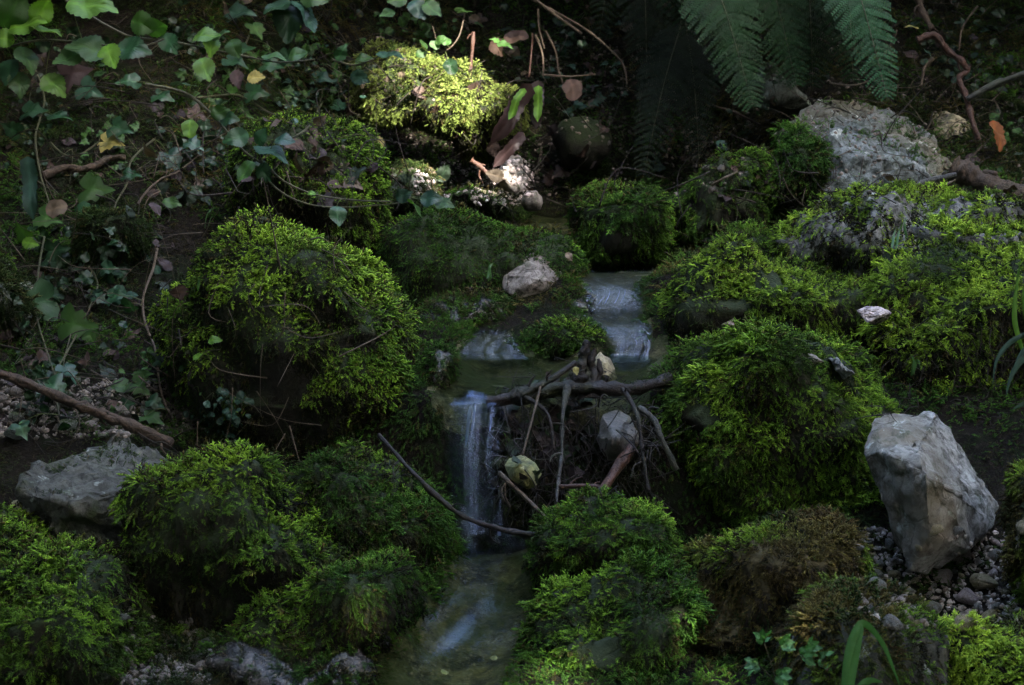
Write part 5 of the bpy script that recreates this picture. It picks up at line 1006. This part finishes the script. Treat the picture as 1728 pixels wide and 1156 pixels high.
for k, (z, n, l, lb) in enumerate([((0, 150, 130, 330), 34, 17, 'dark seedlings behind the strap leaf'), ((120, 180, 260, 300), 30, 15, 'tiny dull leaves around the yellow ivy leaf'), ((250, 0, 420, 120), 40, 18, 'dense small leaves behind the second leafy stem'),
    ((430, 80, 600, 200), 44, 16, 'dense small leaves left of the sunlit moss shelf'), ((0, 480, 120, 600), 26, 15, 'tiny leaves in the shade under the biggest ivy leaf'), ((600, 0, 820, 80), 44, 16, 'small leaves growing above the sunlit moss shelf'),
    ((1130, 100, 1330, 240), 26, 15, 'tiny leaves in the dark behind the hanging fern'), ((900, 60, 1080, 200), 30, 16, 'tiny leaves in the dark hollow below the arching twig'), ((1560, 40, 1728, 180), 44, 17, 'dense small leaves around the grey side branch'), ((180, 560, 330, 700), 24, 15, 'small leaves at the dark left foot of the domed boulder'),
    ((0, 330, 160, 500), 22, 27, 'ivy leaves overlapping below the strap leaf'), ((130, 400, 270, 560), 20, 25, 'ivy leaves scattered left of the domed boulder'), ((0, 560, 150, 700), 16, 24, 'ivy leaves near the upper end of the fallen branch'), ((300, 60, 520, 200), 34, 27, 'ivy leaves crowding the bank above the second mossy boulder'),
    ((250, 200, 400, 330), 34, 16, 'small leaves behind the arching bramble stem')]):
    herb(lb, z, n, l, ('dark', 'mid', 'dark', 'ivyblue')[k % 4], 40+k, name='ground_plant', kind=('ovate', 'ivy', 'round')[k % 3])
# herb with feathery leaves, bottom right
def cut_leaf(root, org, p, d, px, ang, seed):
    rs = np.random.default_rng(seed)
    for k, (da, l, o) in enumerate([(0, 1., .35), (55, .75, .2), (-55, .75, .2), (35, .8, .45), (-35, .8, .45)]):
        a = R(ang+da); x = p[0]+math.cos(a)*px*o; y = p[1]-math.sin(a)*px*o
        leaf_obj('leaf', x, y, d-.005*k, px*l*.62, ang+da, 'ovate', 'herb', (root, org), seed=seed+k, curl=.1, mat='softleaf')
c = Wp(1300, 1125, 3.45); hr = empty('feathery_herb', tuple(c), 'small feathery-leaved green herb in front of the brown mossy boulder', 'herb')
for k, (x, y, s, a) in enumerate([(1290, 1085, 40, 100), (1318, 1090, 38, 20), (1350, 1105, 46, 0), (1382, 1112, 44, -8), (1280, 1122, 40, 190), (1310, 1140, 42, -10), (1365, 1095, 34, 40)]):
    cut_leaf(hr, c, (x, y), 3.43, s, a, k*9); V, Fq = tube_geo([Wp(1312, 1160, 3.45), Wp((x+1312)/2, (y+1165)/2-6, 3.45), Wp(x, y, 3.44)], .0012, .0008, 5, 6, .1, k); mesh('stem', V, Fq, M['stem'], hr, c)

# grass blades
def blade(L, w, d=None, lift=.05, col='mid', parent=None):
    S = np.array(spline(pts(L, lift, d), 10)); n = len(S); V = []; Tg = np.gradient(S, axis=0); Tg /= np.linalg.norm(Tg, axis=1)[:, None]; dd = proj(S[0])[2]
    for i in range(n):
        t = i/(n-1); ww = w/F*dd*.5*min(1, 3*(1-t)+.02)*(.6+.4*math.sin(math.pi*min(1, t*1.6))); X = np.cross(Tg[i], CF*.8+CX*.3+np.array([0, 0, .2])); X /= np.linalg.norm(X); nn = np.cross(X, Tg[i])
        V += [S[i]-X*ww+nn*ww*.35, S[i], S[i]+X*ww+nn*ww*.35]
    Fc = [(i*3+k, i*3+k+1, i*3+k+4, i*3+k+3) for i in range(n-1) for k in (0, 1)]
    return mesh('blade', np.array(V), Fc, M['leaf' if col != 'light' else 'softleaf'], parent[0], parent[1], col=np.tile(LCOL[col], (len(V), 1)))
def grass(label, blades, w, col='mid', d=None, lift=.06):
    p0 = pts([blades[0][0]], lift, d)[0]; root = empty('grass_tuft', tuple(p0), label, 'grass')
    for b in blades: blade(b, w, d, lift, col, (root, p0))
grass('bent shiny grass blades at the lower edge in front of the lichen-blotched rock', [[(1422, 1190), (1430, 1110), (1447, 1062), (1462, 1055), (1488, 1085), (1508, 1130), (1525, 1175)], [(1430, 1190), (1440, 1120), (1452, 1070), (1458, 1058)], [(1440, 1175), (1465, 1150), (1490, 1152)]], 15, 'herb', d=3.3)
grass('grass tuft arching out of the dark peat at the right edge', [[(1740, 560), (1705, 578), (1682, 608), (1675, 650)], [(1745, 590), (1715, 620), (1703, 645), (1698, 668)], [(1750, 570), (1722, 600), (1705, 640)], [(1745, 680), (1725, 683), (1708, 692)]], 9, 'ivyblue', d=4.3)
grass('upright light green grass blade at the right edge', [[(1725, 590), (1712, 540), (1716, 480), (1722, 440)], [(1735, 560), (1728, 500), (1735, 460)]], 9, 'light', d=4.35)
grass('thin grass blades rising from the flat mossy ledge', [[(1512, 420), (1516, 395), (1525, 372)], [(1505, 418), (1508, 398), (1512, 385)], [(1530, 400), (1526, 380), (1530, 366)]], 5, 'mid', lift=.05)
grass('few grass blades on the left flank of the large domed boulder', [[(334, 490), (336, 470), (345, 462)], [(328, 492), (330, 478), (334, 466)]], 5, 'mid', lift=.05)
grass('small grass blades in the peat under the right mossy bank', [[(1538, 634), (1542, 610), (1536, 598)], [(1540, 632), (1548, 608), (1552, 618)]], 5, 'mid', lift=.05)
grass('tiny grass blades standing on the dark moss mound left of the bare stone', [[(822, 470), (826, 450), (824, 440)], [(828, 470), (826, 452), (832, 444)]], 5, 'mid', lift=.03)
grass('thin grass blades behind the large domed boulder', [[(345, 385), (350, 360), (366, 352), (372, 370)], [(350, 385), (358, 365), (374, 378)]], 4, 'mid', lift=.05)

# uncountable tangle of roots and leaf litter
def tangle(name, zone, n, label, mat, lmin, lmax, r, seed, lift=.02, vert=.0):
    rs = np.random.default_rng(seed); V, Fc = [], []
    for k in range(n):
        x, y = rs.uniform(zone[0], zone[2]), rs.uniform(zone[1], zone[3]); p, nn, dd = hit(x, y); l = rs.uniform(lmin, lmax); a = rs.uniform(0, 6.28)
        if rs.random() < vert: a = -math.pi/2+rs.normal()*.35
        D = np.array([math.cos(a), 0, math.sin(a)]); D = D-nn*(D@nn)*.8; b = p+nn*rs.uniform(0, lift); m = b+D*l*.5+nn*rs.uniform(-.2, .5)*l*.4+rs.normal(size=3)*l*.12; e = b+D*l+rs.normal(size=3)*l*.2+nn*.01
        tv, tf = tube_geo([b, m, e], r*rs.uniform(.5, 1.6), r*.4, 4, 5, .15, k, off=len(V)); V += tv; Fc += tf
    tag(mesh(name, np.array(V), Fc, M[mat]), label, 'roots', kind='stuff')
tangle('fine_roots', (0, 0, 1728, 360), 420, 'tangle of fine dark roots and stems on the upper bank', 'darkroot', .05, .22, .0016, 1, .06, .4)
tangle('dry_stems', (250, 0, 1728, 330), 170, 'dry pale stems lying tangled on the upper bank', 'twig', .04, .16, .0012, 2, .06, .3)
tangle('bank_roots', (0, 380, 330, 760), 150, 'fine roots on the left bank', 'darkroot', .04, .16, .0013, 3, .04, .4)
tangle('dam_debris', (835, 655, 1110, 850), 420, 'matted wet twigs and rotten stalks plugging the dam', 'wetbark', .02, .11, .0014, 4, .05, .6)
tangle('trailing_stems', (0, 60, 560, 720), 130, 'thin pale creeper stems trailing over the left bank', 'twig', .07, .24, .0012, 6, .07, .35)
tangle('back_stems', (1060, 0, 1728, 260), 90, 'thin stems and straws in the shade behind the lichen-grey rock', 'twig', .06, .22, .0013, 7, .09, .5)
tangle('peat_fibres', (1480, 540, 1728, 720), 160, 'fine dark root fibres in the peaty underside', 'darkroot', .03, .09, .0010, 5, .03, .5)
def litter(name, zone, n, seed, label, cols, smin, smax):
    rs = np.random.default_rng(seed); VV, FF, CC = [], [], []; off = 0
    for k in range(n):
        x, y = rs.uniform(zone[0], zone[2]), rs.uniform(zone[1], zone[3]); p, nn, dd = hit(x, y)
        if 1310 < x < 1650 and 150 < y < 350: continue
        N = nn+rs.normal(size=3)*.5; N /= np.linalg.norm(N); L = np.cross(N, rs.normal(size=3)); L /= np.linalg.norm(L)
        W, Fc, C = leaf_geo(p+nn*.006, L, N, rs.uniform(smin, smax), 'ovate' if rs.random() < .7 else 'ivy', cols[rs.integers(0, len(cols))], rs, off, curl=rs.uniform(-.6, .8), fold=rs.uniform(-.2, .6)); VV.append(W); FF += Fc; CC.append(C*.6); off += len(W)
    tag(mesh(name, np.concatenate(VV), FF, M['deadleaf'], col=np.concatenate(CC)), label, 'leaf litter', kind='stuff')
litter('leaf_litter', (300, 0, 1728, 340), 420, 1, 'dead brown leaf litter over the upper bank', ['brown', 'purple', 'tan', 'brown', 'dark'], .02, .06)
litter('leaf_litter', (0, 100, 330, 740), 160, 2, 'dark leaf litter on the left bank', ['brown', 'purple', 'dark'], .02, .05)
litter('leaf_litter', (840, 650, 1000, 830), 90, 3, 'black rotten leaves packed in the dam', ['purple', 'dark'], .02, .05)
